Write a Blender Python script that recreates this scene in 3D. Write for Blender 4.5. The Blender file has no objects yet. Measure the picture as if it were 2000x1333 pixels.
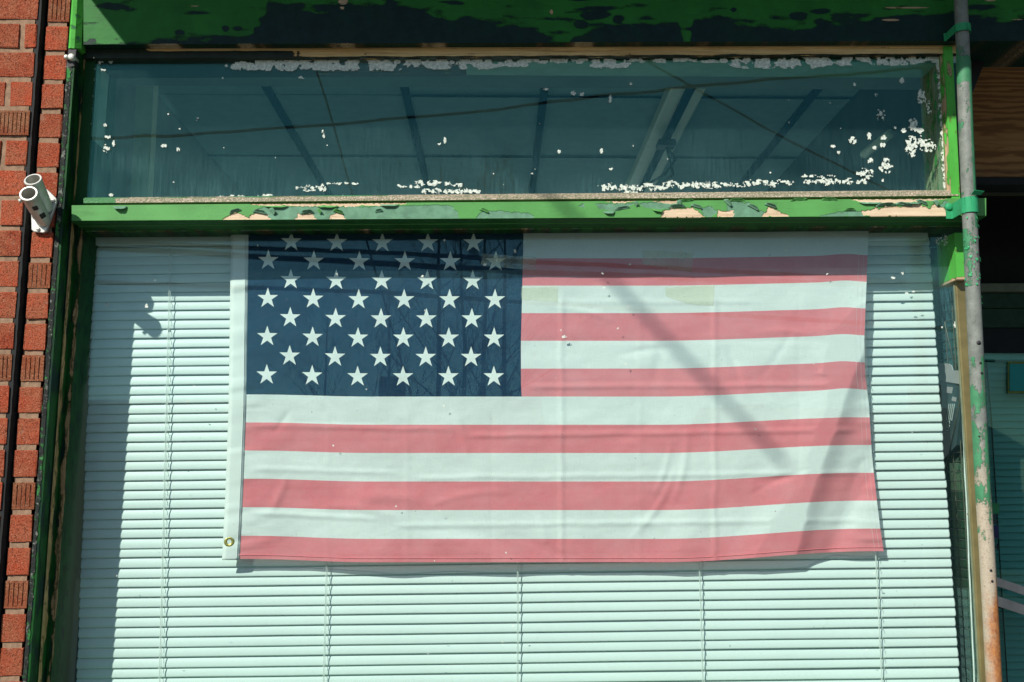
import bpy, bmesh, math, random
from math import radians, sin, cos, pi, sqrt, floor
from mathutils import Vector, Matrix, noise
random.seed(7)
S = bpy.context.scene
COL = S.collection

# ------------------------------------------------------------------ camera
IMW, IMH, FPX = 2000.0, 1333.0, 2015.0            # photograph size and focal length in its pixels
CAM = Vector((0.0, -2.44, 1.55))
PITCH, YAW = radians(8.0), radians(0.8)
FWD = Vector((sin(YAW) * cos(PITCH), cos(YAW) * cos(PITCH), sin(PITCH)))
RGT = Vector((cos(YAW), -sin(YAW), 0.0))
UPV = RGT.cross(FWD)
cd = bpy.data.cameras.new('camera')
cd.sensor_width = 36.0
cd.lens = 36.0 * FPX / IMW
cd.clip_start, cd.clip_end = 0.05, 500.0
cam = bpy.data.objects.new('camera', cd)
COL.objects.link(cam)
cam.matrix_world = Matrix(((RGT.x, UPV.x, -FWD.x, CAM.x), (RGT.y, UPV.y, -FWD.y, CAM.y), (RGT.z, UPV.z, -FWD.z, CAM.z), (0, 0, 0, 1)))
S.camera = cam

# ------------------------------------------------------------------ sky, sun, exposure
SUN = Vector((0.78, 1.0, -1.0)).normalized()       # direction in which the sunlight travels
world = bpy.data.worlds.new('World')
S.world = world
world.use_nodes = True
wt = world.node_tree
wt.nodes.clear()
sky = wt.nodes.new('ShaderNodeTexSky')
sky.sky_type = 'NISHITA'
sky.sun_disc = False
sky.sun_elevation = math.asin(-SUN.z)
sky.sun_rotation = math.atan2(-SUN.x, -SUN.y)
sky.air_density, sky.dust_density, sky.ozone_density = 1.0, 0.3, 1.0
bg = wt.nodes.new('ShaderNodeBackground')
bg.inputs['Strength'].default_value = 0.10
wo = wt.nodes.new('ShaderNodeOutputWorld')
wt.links.new(sky.outputs[0], bg.inputs[0])
wt.links.new(bg.outputs[0], wo.inputs[0])
sl = bpy.data.lights.new('sun', 'SUN')
sl.energy, sl.angle, sl.color = 5.0, radians(0.53), (1.0, 0.965, 0.90)
sun = bpy.data.objects.new('sun', sl)
COL.objects.link(sun)
sun.rotation_euler = SUN.to_track_quat('-Z', 'Y').to_euler()
sun.location = (-6, -8, 9)
S.view_settings.view_transform = 'Standard'
S.view_settings.look = 'None'
S.view_settings.exposure = 0.20
S.view_settings.gamma = 1.0
S.view_settings.use_curve_mapping = False
S.cycles.max_bounces = 10
S.cycles.diffuse_bounces = 4
S.cycles.glossy_bounces = 4
S.cycles.transparent_max_bounces = 24
S.cycles.caustics_reflective = False
S.cycles.caustics_refractive = False

# ------------------------------------------------------------------ measuring helpers
def P(u, v, y):
    """point of the plane y = const seen at photo pixel (u, v)"""
    d = FWD + RGT * ((u - IMW / 2) / FPX) + UPV * ((IMH / 2 - v) / FPX)
    return CAM + d * ((y - CAM.y) / d.y)

def PZ(u, v, z):
    d = FWD + RGT * ((u - IMW / 2) / FPX) + UPV * ((IMH / 2 - v) / FPX)
    return CAM + d * ((z - CAM.z) / d.z)

def PX(u, v, x):
    d = FWD + RGT * ((u - IMW / 2) / FPX) + UPV * ((IMH / 2 - v) / FPX)
    return CAM + d * ((x - CAM.x) / d.x)

def MIR(u, v, dist):
    """point in the street whose mirror image in the window lies at pixel (u, v), dist metres out"""
    p = P(u, v, dist)
    return Vector((p.x, -p.y, p.z))

def PJ(p):
    d = Vector(p) - CAM
    z = d.dot(FWD)
    return IMW / 2 + FPX * d.dot(RGT) / z, IMH / 2 - FPX * d.dot(UPV) / z

def back(p, y): return Vector((p.x, y, p.z))
def lerp(a, b, t): return a + (b - a) * t
def sstep(a, b, x):
    t = max(0.0, min(1.0, (x - a) / (b - a)))
    return t * t * (3 - 2 * t)
def pl(x, pts):
    if x <= pts[0][0]: return pts[0][1]
    for (x0, y0), (x1, y1) in zip(pts, pts[1:]):
        if x <= x1: return y0 + (y1 - y0) * (x - x0) / (x1 - x0)
    return pts[-1][1]
def nz(x, y, z=0.0, o=4): return noise.fractal(Vector((x, y, z)), 1.0, 2.0, o)

# ------------------------------------------------------------------ object helpers
def inv(parent):
    # meshes are written in world coordinates; only the empties are moved
    return Matrix.Translation(-parent.location) if parent.type == 'EMPTY' else Matrix.Identity(4)

def link(name, me, mat=None, parent=None, smooth=False):
    o = bpy.data.objects.new(name, me)
    COL.objects.link(o)
    if mat is not None and len(me.materials) == 0: me.materials.append(mat)
    if smooth: me.polygons.foreach_set('use_smooth', [True] * len(me.polygons))
    if parent is not None:
        o.parent = parent
        o.matrix_parent_inverse = inv(parent)
    return o

def mk(name, vs, fs, mat=None, parent=None, smooth=False, attrs=None, bevel=0.0, solid=0.0, fix=True):
    me = bpy.data.meshes.new(name)
    me.from_pydata([tuple(v) for v in vs], [], fs)
    if attrs:
        for k, vals in attrs.items():
            a = me.attributes.new(k, 'FLOAT', 'POINT')
            a.data.foreach_set('value', vals)
    if fix:
        bm = bmesh.new(); bm.from_mesh(me)
        bmesh.ops.recalc_face_normals(bm, faces=bm.faces)
        bm.to_mesh(me); bm.free()
    me.update()
    o = link(name, me, mat, parent, smooth)
    if solid:
        m = o.modifiers.new('thickness', 'SOLIDIFY'); m.thickness = solid; m.offset = 0
    if bevel:
        m = o.modifiers.new('bevel', 'BEVEL'); m.width = bevel; m.segments = 2; m.limit_method = 'ANGLE'; m.angle_limit = radians(40)
    return o

def box_vf(a, b):
    (x0, y0, z0), (x1, y1, z1) = a, b
    vs = [(x0, y0, z0), (x1, y0, z0), (x1, y1, z0), (x0, y1, z0), (x0, y0, z1), (x1, y0, z1), (x1, y1, z1), (x0, y1, z1)]
    fs = [(0, 3, 2, 1), (4, 5, 6, 7), (0, 1, 5, 4), (1, 2, 6, 5), (2, 3, 7, 6), (3, 0, 4, 7)]
    return vs, fs

def box(name, a, b, mat, parent=None, bevel=0.0):
    return mk(name, *box_vf(a, b), mat, parent, bevel=bevel)

def prism(name, pix, y0, y1, mat, parent=None, bevel=0.0):
    """a board: its front outline given in photo pixels on plane y0, straight back to y1"""
    f = [P(u, v, y0) for u, v in pix]
    n = len(f)
    vs = f + [Vector((p.x, y1, p.z)) for p in f]
    fs = [tuple(range(n)), tuple(reversed(range(n, 2 * n)))] + [(i, n + i, n + (i + 1) % n, (i + 1) % n) for i in range(n)]
    return mk(name, vs, fs, mat, parent, bevel=bevel)

def tube_vf(pts, r, n=8, caps=True):
    pts = [Vector(p) for p in pts]
    rr = r if isinstance(r, (list, tuple)) else [r] * len(pts)
    vs, fs = [], []
    ref = None
    for i, p in enumerate(pts):
        t = (pts[min(i + 1, len(pts) - 1)] - pts[max(i - 1, 0)]).normalized()
        if ref is None: ref = t.orthogonal().normalized()
        ref = (ref - t * ref.dot(t)).normalized()
        b = t.cross(ref)
        for k in range(n):
            a = 2 * pi * k / n
            vs.append(p + (ref * cos(a) + b * sin(a)) * rr[i])
    for i in range(len(pts) - 1):
        for k in range(n):
            fs.append((i * n + k, i * n + (k + 1) % n, (i + 1) * n + (k + 1) % n, (i + 1) * n + k))
    if caps:
        fs.append(tuple(reversed(range(n))))
        fs.append(tuple(range((len(pts) - 1) * n, len(pts) * n)))
    return vs, fs

def tube(name, pts, r, mat, parent=None, n=8, caps=True):
    return mk(name, *tube_vf(pts, r, n, caps), mat, parent, smooth=True)

def merge(lst):
    V, F = [], []
    for vs, fs in lst:
        o = len(V)
        V += list(vs)
        F += [tuple(i + o for i in f) for f in fs]
    return V, F

def tag(o, label, cat, group=None):
    o['label'] = label; o['category'] = cat
    if group: o['group'] = group
    return o

def struct(o):
    o['kind'] = 'structure'
    return o

def thing(name, loc, label, cat, group=None):
    o = bpy.data.objects.new(name, None)
    o.empty_display_size = 0.1
    COL.objects.link(o)
    o.location = loc
    return tag(o, label, cat, group)

# ------------------------------------------------------------------ material helpers
class NT:
    def __init__(self, name):
        self.m = bpy.data.materials.new(name)
        self.m.use_nodes = True
        self.t = self.m.node_tree
        self.t.nodes.clear()
        self.out = self.t.nodes.new('ShaderNodeOutputMaterial')
        self._co = None
    def n(self, typ, **kw):
        x = self.t.nodes.new('ShaderNode' + typ)
        for k, v in kw.items():
            if k.startswith('_'): setattr(x, k[1:], v)
        return x
    def put(self, sock, v):
        if hasattr(v, 'is_output') or isinstance(v, bpy.types.NodeSocket): self.t.links.new(v, sock)
        elif v is not None: sock.default_value = v
    @property
    def co(self):
        if self._co is None: self._co = self.n('TexCoord').outputs['Object']
        return self._co
    def math(self, op, a, b=0.0, c=0.0, clamp=False):
        x = self.n('Math', _operation=op, _use_clamp=clamp)
        self.put(x.inputs[0], a); self.put(x.inputs[1], b); self.put(x.inputs[2], c)
        return x.outputs[0]
    def map(self, scale=(1, 1, 1), loc=(0, 0, 0), rot=(0, 0, 0), vec=None):
        x = self.n('Mapping')
        self.put(x.inputs['Vector'], vec or self.co)
        x.inputs['Scale'].default_value = scale; x.inputs['Location'].default_value = loc; x.inputs['Rotation'].default_value = rot
        return x.outputs[0]
    def noise(self, scale, detail=4, rough=0.55, vec=None, dist=0.0):
        x = self.n('TexNoise')
        self.put(x.inputs['Vector'], vec or self.co)
        x.inputs['Scale'].default_value = scale; x.inputs['Detail'].default_value = detail
        x.inputs['Roughness'].default_value = rough; x.inputs['Distortion'].default_value = dist
        return x.outputs['Fac']
    def range(self, v, a, b, c=0.0, d=1.0, smooth=False):
        x = self.n('MapRange', _interpolation_type='SMOOTHSTEP' if smooth else 'LINEAR')
        self.put(x.inputs[0], v)
        for i, q in enumerate((a, b, c, d)): x.inputs[i + 1].default_value = q
        return x.outputs[0]
    def mix(self, f, a, b, mode='MIX'):
        x = self.n('MixRGB', _blend_type=mode)
        self.put(x.inputs[0], f)
        for i, q in ((1, a), (2, b)):
            self.put(x.inputs[i], (*q, 1.0) if isinstance(q, tuple) and len(q) == 3 else q)
        return x.outputs[0]
    def attr(self, name):
        return self.n('Attribute', _attribute_name=name).outputs['Fac']
    def bump(self, h, strength=0.5, dist=0.002, nrm=None):
        x = self.n('Bump')
        self.put(x.inputs['Height'], h)
        x.inputs['Strength'].default_value = strength; x.inputs['Distance'].default_value = dist
        if nrm is not None: self.put(x.inputs['Normal'], nrm)
        return x.outputs[0]
    def bsdf(self, col, rough=0.6, nrm=None, metal=0.0, spec=0.4):
        x = self.n('BsdfPrincipled')
        self.put(x.inputs['Base Color'], (*col, 1.0) if isinstance(col, tuple) and len(col) == 3 else col)
        self.put(x.inputs['Roughness'], rough)
        self.put(x.inputs['Metallic'], metal)
        x.inputs['Specular IOR Level'].default_value = spec
        if nrm is not None: self.put(x.inputs['Normal'], nrm)
        return x.outputs[0]
    def done(self, sh):
        self.t.links.new(sh, self.out.inputs[0])
        return self.m

def m_plain(name, col, rough=0.6, metal=0.0, var=0.15, scale=30.0, bump=0.15, spec=0.4):
    t = NT(name)
    f = t.noise(scale, 5)
    dark = tuple(c * (1 - var) for c in col); lite = tuple(min(1, c * (1 + var)) for c in col)
    c = t.mix(t.range(f, 0.3, 0.7), dark, lite)
    return t.done(t.bsdf(c, rough, t.bump(t.noise(scale * 6, 3), bump, 0.001), metal, spec))

def m_brick(name, base, ribbed=False):
    t = NT(name)
    rnd = t.n('ObjectInfo').outputs['Random']
    geo = t.n('NewGeometry').outputs['Position']
    hue = t.mix(t.range(rnd, 0, 1), tuple(c * 0.72 for c in base), tuple(min(1, c * 1.22) for c in base))
    big = t.mix(t.range(t.noise(22, 3, vec=geo), 0.35, 0.7), hue, (base[0] * 0.9, base[1] * 1.5, base[2] * 1.7))
    grit = t.noise(300, 4, 0.75, vec=geo)
    c = t.mix(t.range(grit, 0.50, 0.64), big, (base[0] * 0.20, base[1] * 0.24, base[2] * 0.25))
    c = t.mix(t.math('MULTIPLY', t.range(t.noise(420, 3, 0.6, vec=geo), 0.58, 0.68), 0.55), c, (0.62, 0.34, 0.22))
    smear = t.range(t.noise(34, 4, 0.6, vec=geo), 0.62, 0.75, 0.0, 0.45)
    c = t.mix(smear, c, (0.33, 0.24, 0.17))
    h = t.math('ADD', t.math('MULTIPLY', grit, -1.0), t.math('MULTIPLY', t.noise(120, 4, vec=geo), 0.8))
    return t.done(t.bsdf(c, 0.92, t.bump(h, 0.9, 0.0025), 0, 0.15))

def wood_col(t, axis='x', a=(0.22, 0.125, 0.055), b=(0.46, 0.31, 0.17)):
    sc = {'x': (3, 60, 120), 'z': (120, 60, 3)}[axis]
    g = t.noise(1.0, 6, 0.65, vec=t.map(scale=sc), dist=0.6)
    g2 = t.noise(5.0, 4, 0.6, vec=t.map(scale=sc))
    return t.mix(t.range(t.math('MULTIPLY_ADD', g2, 0.4, t.math('MULTIPLY', g, 0.7)), 0.36, 0.72), a, b), g2

def m_peel(name, green, under=(0.045, 0.12, 0.11), axis='x', wood=((0.30, 0.19, 0.10), (0.62, 0.46, 0.30)), rough=0.5, crack=0.5, dirt=0.4):
    """old gloss paint over an older coat over wood; masks come from the attributes 'bare' and 'old'"""
    t = NT(name)
    j = t.math('MULTIPLY', t.math('SUBTRACT', t.noise(260, 4, 0.65), 0.5), 0.35)
    bare = t.range(t.math('ADD', t.attr('bare'), j), 0.48, 0.54)
    old = t.range(t.math('ADD', t.attr('old'), j), 0.48, 0.54)
    wc, g = wood_col(t, axis, *wood)
    gv = t.mix(t.range(t.noise(9, 5), 0.3, 0.72), tuple(c * 0.86 for c in green), tuple(min(1, c * 1.12) for c in green))
    sc = (2.5, 40, 90) if axis == 'x' else (90, 40, 2.5)
    st = t.noise(1.0, 5, 0.6, vec=t.map(scale=sc))
    gv = t.mix(t.range(st, 0.55, 0.75, 0, 0.25), gv, tuple(c * 0.6 for c in green))
    uv = t.mix(t.range(t.noise(40, 4), 0.3, 0.7), tuple(c * 0.75 for c in under), tuple(c * 1.25 for c in under))
    c = t.mix(old, gv, uv)
    c = t.mix(bare, c, wc)
    lipv = t.math('ADD', t.attr('old'), j)
    lip = t.math('MULTIPLY', t.range(lipv, 0.36, 0.48), t.range(lipv, 0.48, 0.53, 1, 0))
    c = t.mix(t.math('MULTIPLY', lip, 0.75), c, tuple(q * 0.22 for q in green))
    lipb = t.math('ADD', t.attr('bare'), j)
    lip2 = t.math('MULTIPLY', t.range(lipb, 0.38, 0.48), t.range(lipb, 0.48, 0.53, 1, 0))
    c = t.mix(t.math('MULTIPLY', lip2, 0.8), c, (wood[0][0] * 0.35, wood[0][1] * 0.3, wood[0][2] * 0.3))
    # hairline cracks running with the grain
    ck = t.noise(1.0, 6, 0.75, vec=t.map(scale=(7, 60, 170) if axis == 'x' else (170, 60, 7)), dist=1.2)
    ckm = t.math('MULTIPLY', t.range(t.math('ABSOLUTE', t.math('SUBTRACT', ck, 0.5)), 0.0, 0.012, 1, 0), t.range(t.noise(11, 3), 0.5, 0.62))
    c = t.mix(t.math('MULTIPLY', ckm, 0.8), c, tuple(q * 0.15 for q in green))
    # flyspecks and small chips
    chips = t.range(t.noise(150, 5, 0.7), 0.70, 0.73, 0, crack)
    c = t.mix(chips, c, tuple(q * 0.18 for q in green))
    dm = t.range(t.noise(14, 6, 0.7), 0.45, 0.8, 0, dirt)
    c = t.mix(dm, c, tuple(q * 0.35 for q in green))
    h = t.math('SUBTRACT', t.math('MULTIPLY', t.noise(60, 4), 0.35), t.math('ADD', t.math('MULTIPLY', old, 0.45), t.math('MULTIPLY', bare, 0.8)))
    h = t.math('ADD', h, t.math('MULTIPLY', t.math('MULTIPLY', g, bare), 0.5))
    h = t.math('ADD', h, t.math('MULTIPLY', st, 0.2))
    r = t.range(bare, 0, 1, rough, 0.85)
    return t.done(t.bsdf(c, r, t.bump(h, 0.7, 0.0015), 0, 0.16))

def m_glass(name, dust, tint=(0.935, 0.985, 0.966), ior=1.38, gloss=(0.45, 0.90, 0.95)):
    """clear sheet: light passes straight through, the surface reflects by Fresnel, dust scatters a little"""
    t = NT(name)
    tr = t.n('BsdfTransparent'); tr.inputs[0].default_value = (*tint, 1)
    gl = t.n('BsdfGlossy'); gl.inputs['Roughness'].default_value = 0.0
    gl.inputs[0].default_value = (*gloss, 1)
    wav = t.bump(t.noise(3.0, 2), 0.05, 0.004)
    t.put(gl.inputs['Normal'], wav)
    f0 = ((ior - 1) / (ior + 1)) ** 2
    lw = t.n('LayerWeight'); lw.inputs['Blend'].default_value = 0.5       # Schlick, the same from either side
    fr = t.math('MULTIPLY_ADD', t.math('POWER', lw.outputs['Facing'], 5.0), 1 - f0, f0)
    mx = t.n('MixShader')
    t.put(mx.inputs[0], fr); t.put(mx.inputs[1], tr.outputs[0]); t.put(mx.inputs[2], gl.outputs[0])
    if dust is None: return t.done(mx.outputs[0])
    df = t.n('BsdfDiffuse'); df.inputs[0].default_value = (0.27, 0.58, 0.58, 1)
    m2 = t.n('MixShader')
    t.put(m2.inputs[0], dust(t)); t.put(m2.inputs[1], mx.outputs[0]); t.put(m2.inputs[2], df.outputs[0])
    return t.done(m2.outputs[0])

def dust_transom(t):
    a = t.attr('dust')
    streak = t.noise(1.0, 5, 0.6, vec=t.map(scale=(240, 1, 14)))
    film = t.noise(18, 5, 0.65)
    scratch = t.range(t.noise(1.0, 3, 0.7, vec=t.map(scale=(130, 1, 420), rot=(0, 0.7, 0))), 0.66, 0.78, 0, 0.10)
    speck = t.range(t.noise(430, 2, 0.5), 0.74, 0.80, 0, 0.35)
    f = t.math('MULTIPLY', a, t.math('ADD', t.math('MULTIPLY', t.range(streak, 0.35, 0.75), 0.07), t.math('MULTIPLY', film, 0.03)))
    f = t.math('ADD', f, t.math('MULTIPLY', a, t.math('ADD', scratch, speck)))
    return t.math('ADD', f, 0.006, clamp=True)

def dust_display(t):
    a = t.attr('dust')
    speck = t.range(t.noise(330, 3, 0.6), 0.70, 0.78, 0, 0.5)
    spk2 = t.range(t.noise(120, 2, 0.4), 0.80, 0.82, 0, 0.7)
    film = t.noise(9, 5, 0.6)
    f = t.math('ADD', t.math('MULTIPLY', a, t.math('ADD', t.math('MULTIPLY', film, 0.09), speck)), spk2)
    return t.math('ADD', f, 0.008, clamp=True)

def m_flag():
    """printed flag cloth: the print is laid out in the cloth's own u, v"""
    t = NT('flag_cloth')
    uv = t.n('UVMap', _uv_map='UVMap').outputs[0]
    sp = t.n('SeparateXYZ'); t.put(sp.inputs[0], uv)
    U, K = sp.outputs[0], sp.outputs[1]                       # U: 0..1 along the fly, K: stripes from the top (0..13)
    wob = t.math('MULTIPLY', t.math('SUBTRACT', t.noise(90, 2), 0.5), 0.012)
    K2 = t.math('ADD', K, wob)
    red = t.math('LESS_THAN', t.math('FLOORED_MODULO', K2, 2.0), 1.0)
    CW = 0.4445                                               # canton width in U
    canton = t.math('MULTIPLY', t.math('LESS_THAN', U, CW), t.math('LESS_THAN', K2, 7.0))
    gx = t.math('MULTIPLY_ADD', U, 1208.0 / 44.3, 1.0 - 41.0 / 44.3)
    gy = t.math('MULTIPLY_ADD', K, 1.438, -0.045)
    # star lattice in cell units; one cell is 44.7 px wide and 37.2 px high
    def lattice(off):
        fx = t.math('SUBTRACT', t.math('FLOORED_MODULO', t.math('ADD', gx, off + 1.0), 2.0), 1.0)
        fy = t.math('SUBTRACT', t.math('FLOORED_MODULO', t.math('ADD', gy, off + 1.0), 2.0), 1.0)
        x = t.math('MULTIPLY', fx, 44.3); y = t.math('MULTIPLY', fy, 37.2)
        y = t.math('MULTIPLY', y, 1.0)
        ang = t.math('ARCTAN2', x, t.math('MULTIPLY', y, -1.0))
        seg = 2 * pi / 5
        a = t.math('ABSOLUTE', t.math('SUBTRACT', t.math('FLOORED_MODULO', t.math('ADD', ang, seg / 2), seg), seg / 2))
        r = t.math('SQRT', t.math('ADD', t.math('MULTIPLY', x, x), t.math('MULTIPLY', y, y)))
        qx = t.math('MULTIPLY', r, t.math('COSINE', a)); qy = t.math('MULTIPLY', r, t.math('SINE', a))
        R = 21.0; ri = R * 0.385
        ix, iy = ri * cos(pi / 5), ri * sin(pi / 5)
        # inside where the point lies on the centre side of the edge (R,0)-(ix,iy)
        cr = t.math('SUBTRACT', t.math('MULTIPLY', t.math('SUBTRACT', qx, R), iy), t.math('MULTIPLY', qy, ix - R))
        return t.math('LESS_THAN', cr, 0.0)
    A = lattice(1.0)
    B = lattice(0.0)
    inB = t.math('MULTIPLY', t.math('MULTIPLY', t.math('GREATER_THAN', gx, 1.0), t.math('LESS_THAN', gx, 11.0)),
                 t.math('MULTIPLY', t.math('GREATER_THAN', gy, 1.0), t.math('LESS_THAN', gy, 9.0)))
    star = t.math('MAXIMUM', A, t.math('MULTIPLY', B, inB))
    weave = t.n('TexWave', _bands_direction='X'); weave.inputs['Scale'].default_value = 330
    t.put(weave.inputs['Vector'], t.co)
    wv = t.noise(700, 2)
    white = t.mix(t.range(t.noise(6, 4), 0.3, 0.7), (0.87, 0.895, 0.87), (0.92, 0.935, 0.915))
    redc = t.mix(t.range(t.noise(12, 5, 0.6), 0.3, 0.75), (0.90, 0.215, 0.25), (0.94, 0.31, 0.345))
    redc = t.mix(t.range(wv, 0.45, 0.7, 0, 0.35), redc, (0.94, 0.36, 0.39))
    blue = t.mix(t.range(t.noise(20, 4), 0.3, 0.7), (0.008, 0.030, 0.075), (0.012, 0.045, 0.10))
    c = t.mix(red, white, redc)
    c = t.mix(canton, c, blue)
    c = t.mix(t.math('MULTIPLY', canton, star), c, white)
    thr = t.math('ADD', t.noise(1.0, 3, 0.7, vec=t.map(scale=(420, 1, 40))), t.noise(1.0, 3, 0.7, vec=t.map(scale=(40, 1, 420))))
    c = t.mix(t.range(thr, 0.85, 1.2, 0.0, 0.09), c, (0.25, 0.27, 0.27))
    fly = t.range(t.noise(160, 2, 0.3), 0.79, 0.81, 0, 0.6)
    c = t.mix(fly, c, (0.16, 0.17, 0.16))
    nb = t.bump(t.math('ADD', t.math('MULTIPLY', weave.outputs['Fac'], 0.3), t.math('MULTIPLY', t.noise(45, 4), 0.9)), 0.5, 0.0014)
    d = t.n('BsdfDiffuse'); t.put(d.inputs[0], c); t.put(d.inputs['Normal'], nb)
    tl = t.n('BsdfTranslucent'); t.put(tl.inputs[0], c)
    m1 = t.n('MixShader'); m1.inputs[0].default_value = 0.16
    t.put(m1.inputs[1], d.outputs[0]); t.put(m1.inputs[2], tl.outputs[0])
    tr = t.n('BsdfTransparent')
    m2 = t.n('MixShader')
    t.put(m2.inputs[0], t.range(canton, 0, 1, 0.11, 0.02))
    t.put(m2.inputs[1], m1.outputs[0]); t.put(m2.inputs[2], tr.outputs[0])
    return t.done(m2.outputs[0])

def m_pipe():
    t = NT('peeling_pipe')
    j = t.math('MULTIPLY', t.math('SUBTRACT', t.noise(190, 5, 0.7), 0.5), 0.75)
    j2 = t.math('MULTIPLY', t.math('SUBTRACT', t.noise(700, 3, 0.7), 0.5), 0.35)
    paint = t.range(t.math('ADD', t.math('ADD', t.attr('paint'), j), j2), 0.49, 0.53)
    rust = t.range(t.math('ADD', t.math('ADD', t.attr('rust'), t.math('MULTIPLY', j, 0.7)), j2), 0.3, 0.8)
    beige = t.attr('beige')
    grey = t.mix(t.range(t.noise(45, 5), 0.3, 0.7), (0.13, 0.145, 0.125), (0.225, 0.24, 0.21))
    base = t.mix(beige, grey, t.mix(t.noise(300, 3), (0.30, 0.24, 0.16), (0.50, 0.44, 0.34)))
    g = t.mix(t.range(t.noise(30, 4), 0.3, 0.7), (0.035, 0.17, 0.075), (0.06, 0.25, 0.115))
    c = t.mix(paint, base, g)
    rc = t.mix(t.range(t.noise(130, 5, 0.7), 0.35, 0.7), (0.24, 0.062, 0.010), (0.50, 0.20, 0.045))
    c = t.mix(t.math('MULTIPLY', rust, 0.92), c, rc)
    c = t.mix(t.range(t.noise(330, 4, 0.7), 0.56, 0.68, 0, 0.7), c, (0.07, 0.06, 0.05))
    h = t.math('ADD', t.math('MULTIPLY', paint, 0.8), t.math('MULTIPLY', t.noise(330, 4), 0.4))
    return t.done(t.bsdf(c, 0.6, t.bump(h, 0.9, 0.0016), 0, 0.35))

def m_slat(name, col, trans=0.08):
    t = NT(name)
    c = t.mix(t.range(t.noise(5, 4), 0.3, 0.7), tuple(q * 0.95 for q in col), col)
    fly = t.range(t.noise(120, 2, 0.4), 0.765, 0.785, 0, 0.55)
    c = t.mix(fly, c, (0.18, 0.20, 0.18))
    dust = t.range(t.noise(60, 5, 0.7), 0.5, 0.8, 0, 0.12)
    c = t.mix(dust, c, tuple(q * 0.6 for q in col))
    b = t.bsdf(c, 0.42, None, 0, 0.35)
    tl = t.n('BsdfTranslucent'); t.put(tl.inputs[0], c)
    m = t.n('MixShader'); m.inputs[0].default_value = trans
    t.put(m.inputs[1], b); t.put(m.inputs[2], tl.outputs[0])
    return t.done(m.outputs[0])

def m_tape():
    t = NT('clear_tape')
    tr = t.n('BsdfTransparent'); tr.inputs[0].default_value = (0.93, 0.93, 0.86, 1)
    df = t.n('BsdfPrincipled'); df.inputs['Base Color'].default_value = (0.86, 0.84, 0.70, 1); df.inputs['Roughness'].default_value = 0.15
    m = t.n('MixShader')
    t.put(m.inputs[0], t.range(t.noise(28, 2, 0.5), 0.3, 0.7, 0.10, 0.32))
    t.put(m.inputs[1], tr.outputs[0]); t.put(m.inputs[2], df.outputs[0])
    return t.done(m.outputs[0])

def m_ply(name):
    t = NT(name)
    w = t.n('TexWave', _wave_type='RINGS', _rings_direction='X')
    t.put(w.inputs['Vector'], t.map(scale=(0.55, 1, 3.2), loc=(-1.0, 0, -8.1)))
    w.inputs['Scale'].default_value = 9; w.inputs['Distortion'].default_value = 7; w.inputs['Detail'].default_value = 3; w.inputs['Detail Scale'].default_value = 1.4
    c = t.mix(t.range(w.outputs['Fac'], 0.15, 0.9), (0.21, 0.085, 0.018), (0.42, 0.20, 0.06))
    c = t.mix(t.range(t.noise(1.0, 4, 0.6, vec=t.map(scale=(6, 1, 220))), 0.5, 0.72, 0, 0.6), c, (0.20, 0.08, 0.018))
    return t.done(t.bsdf(c, 0.6, t.bump(w.outputs['Fac'], 0.2, 0.001), 0, 0.3))

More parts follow.
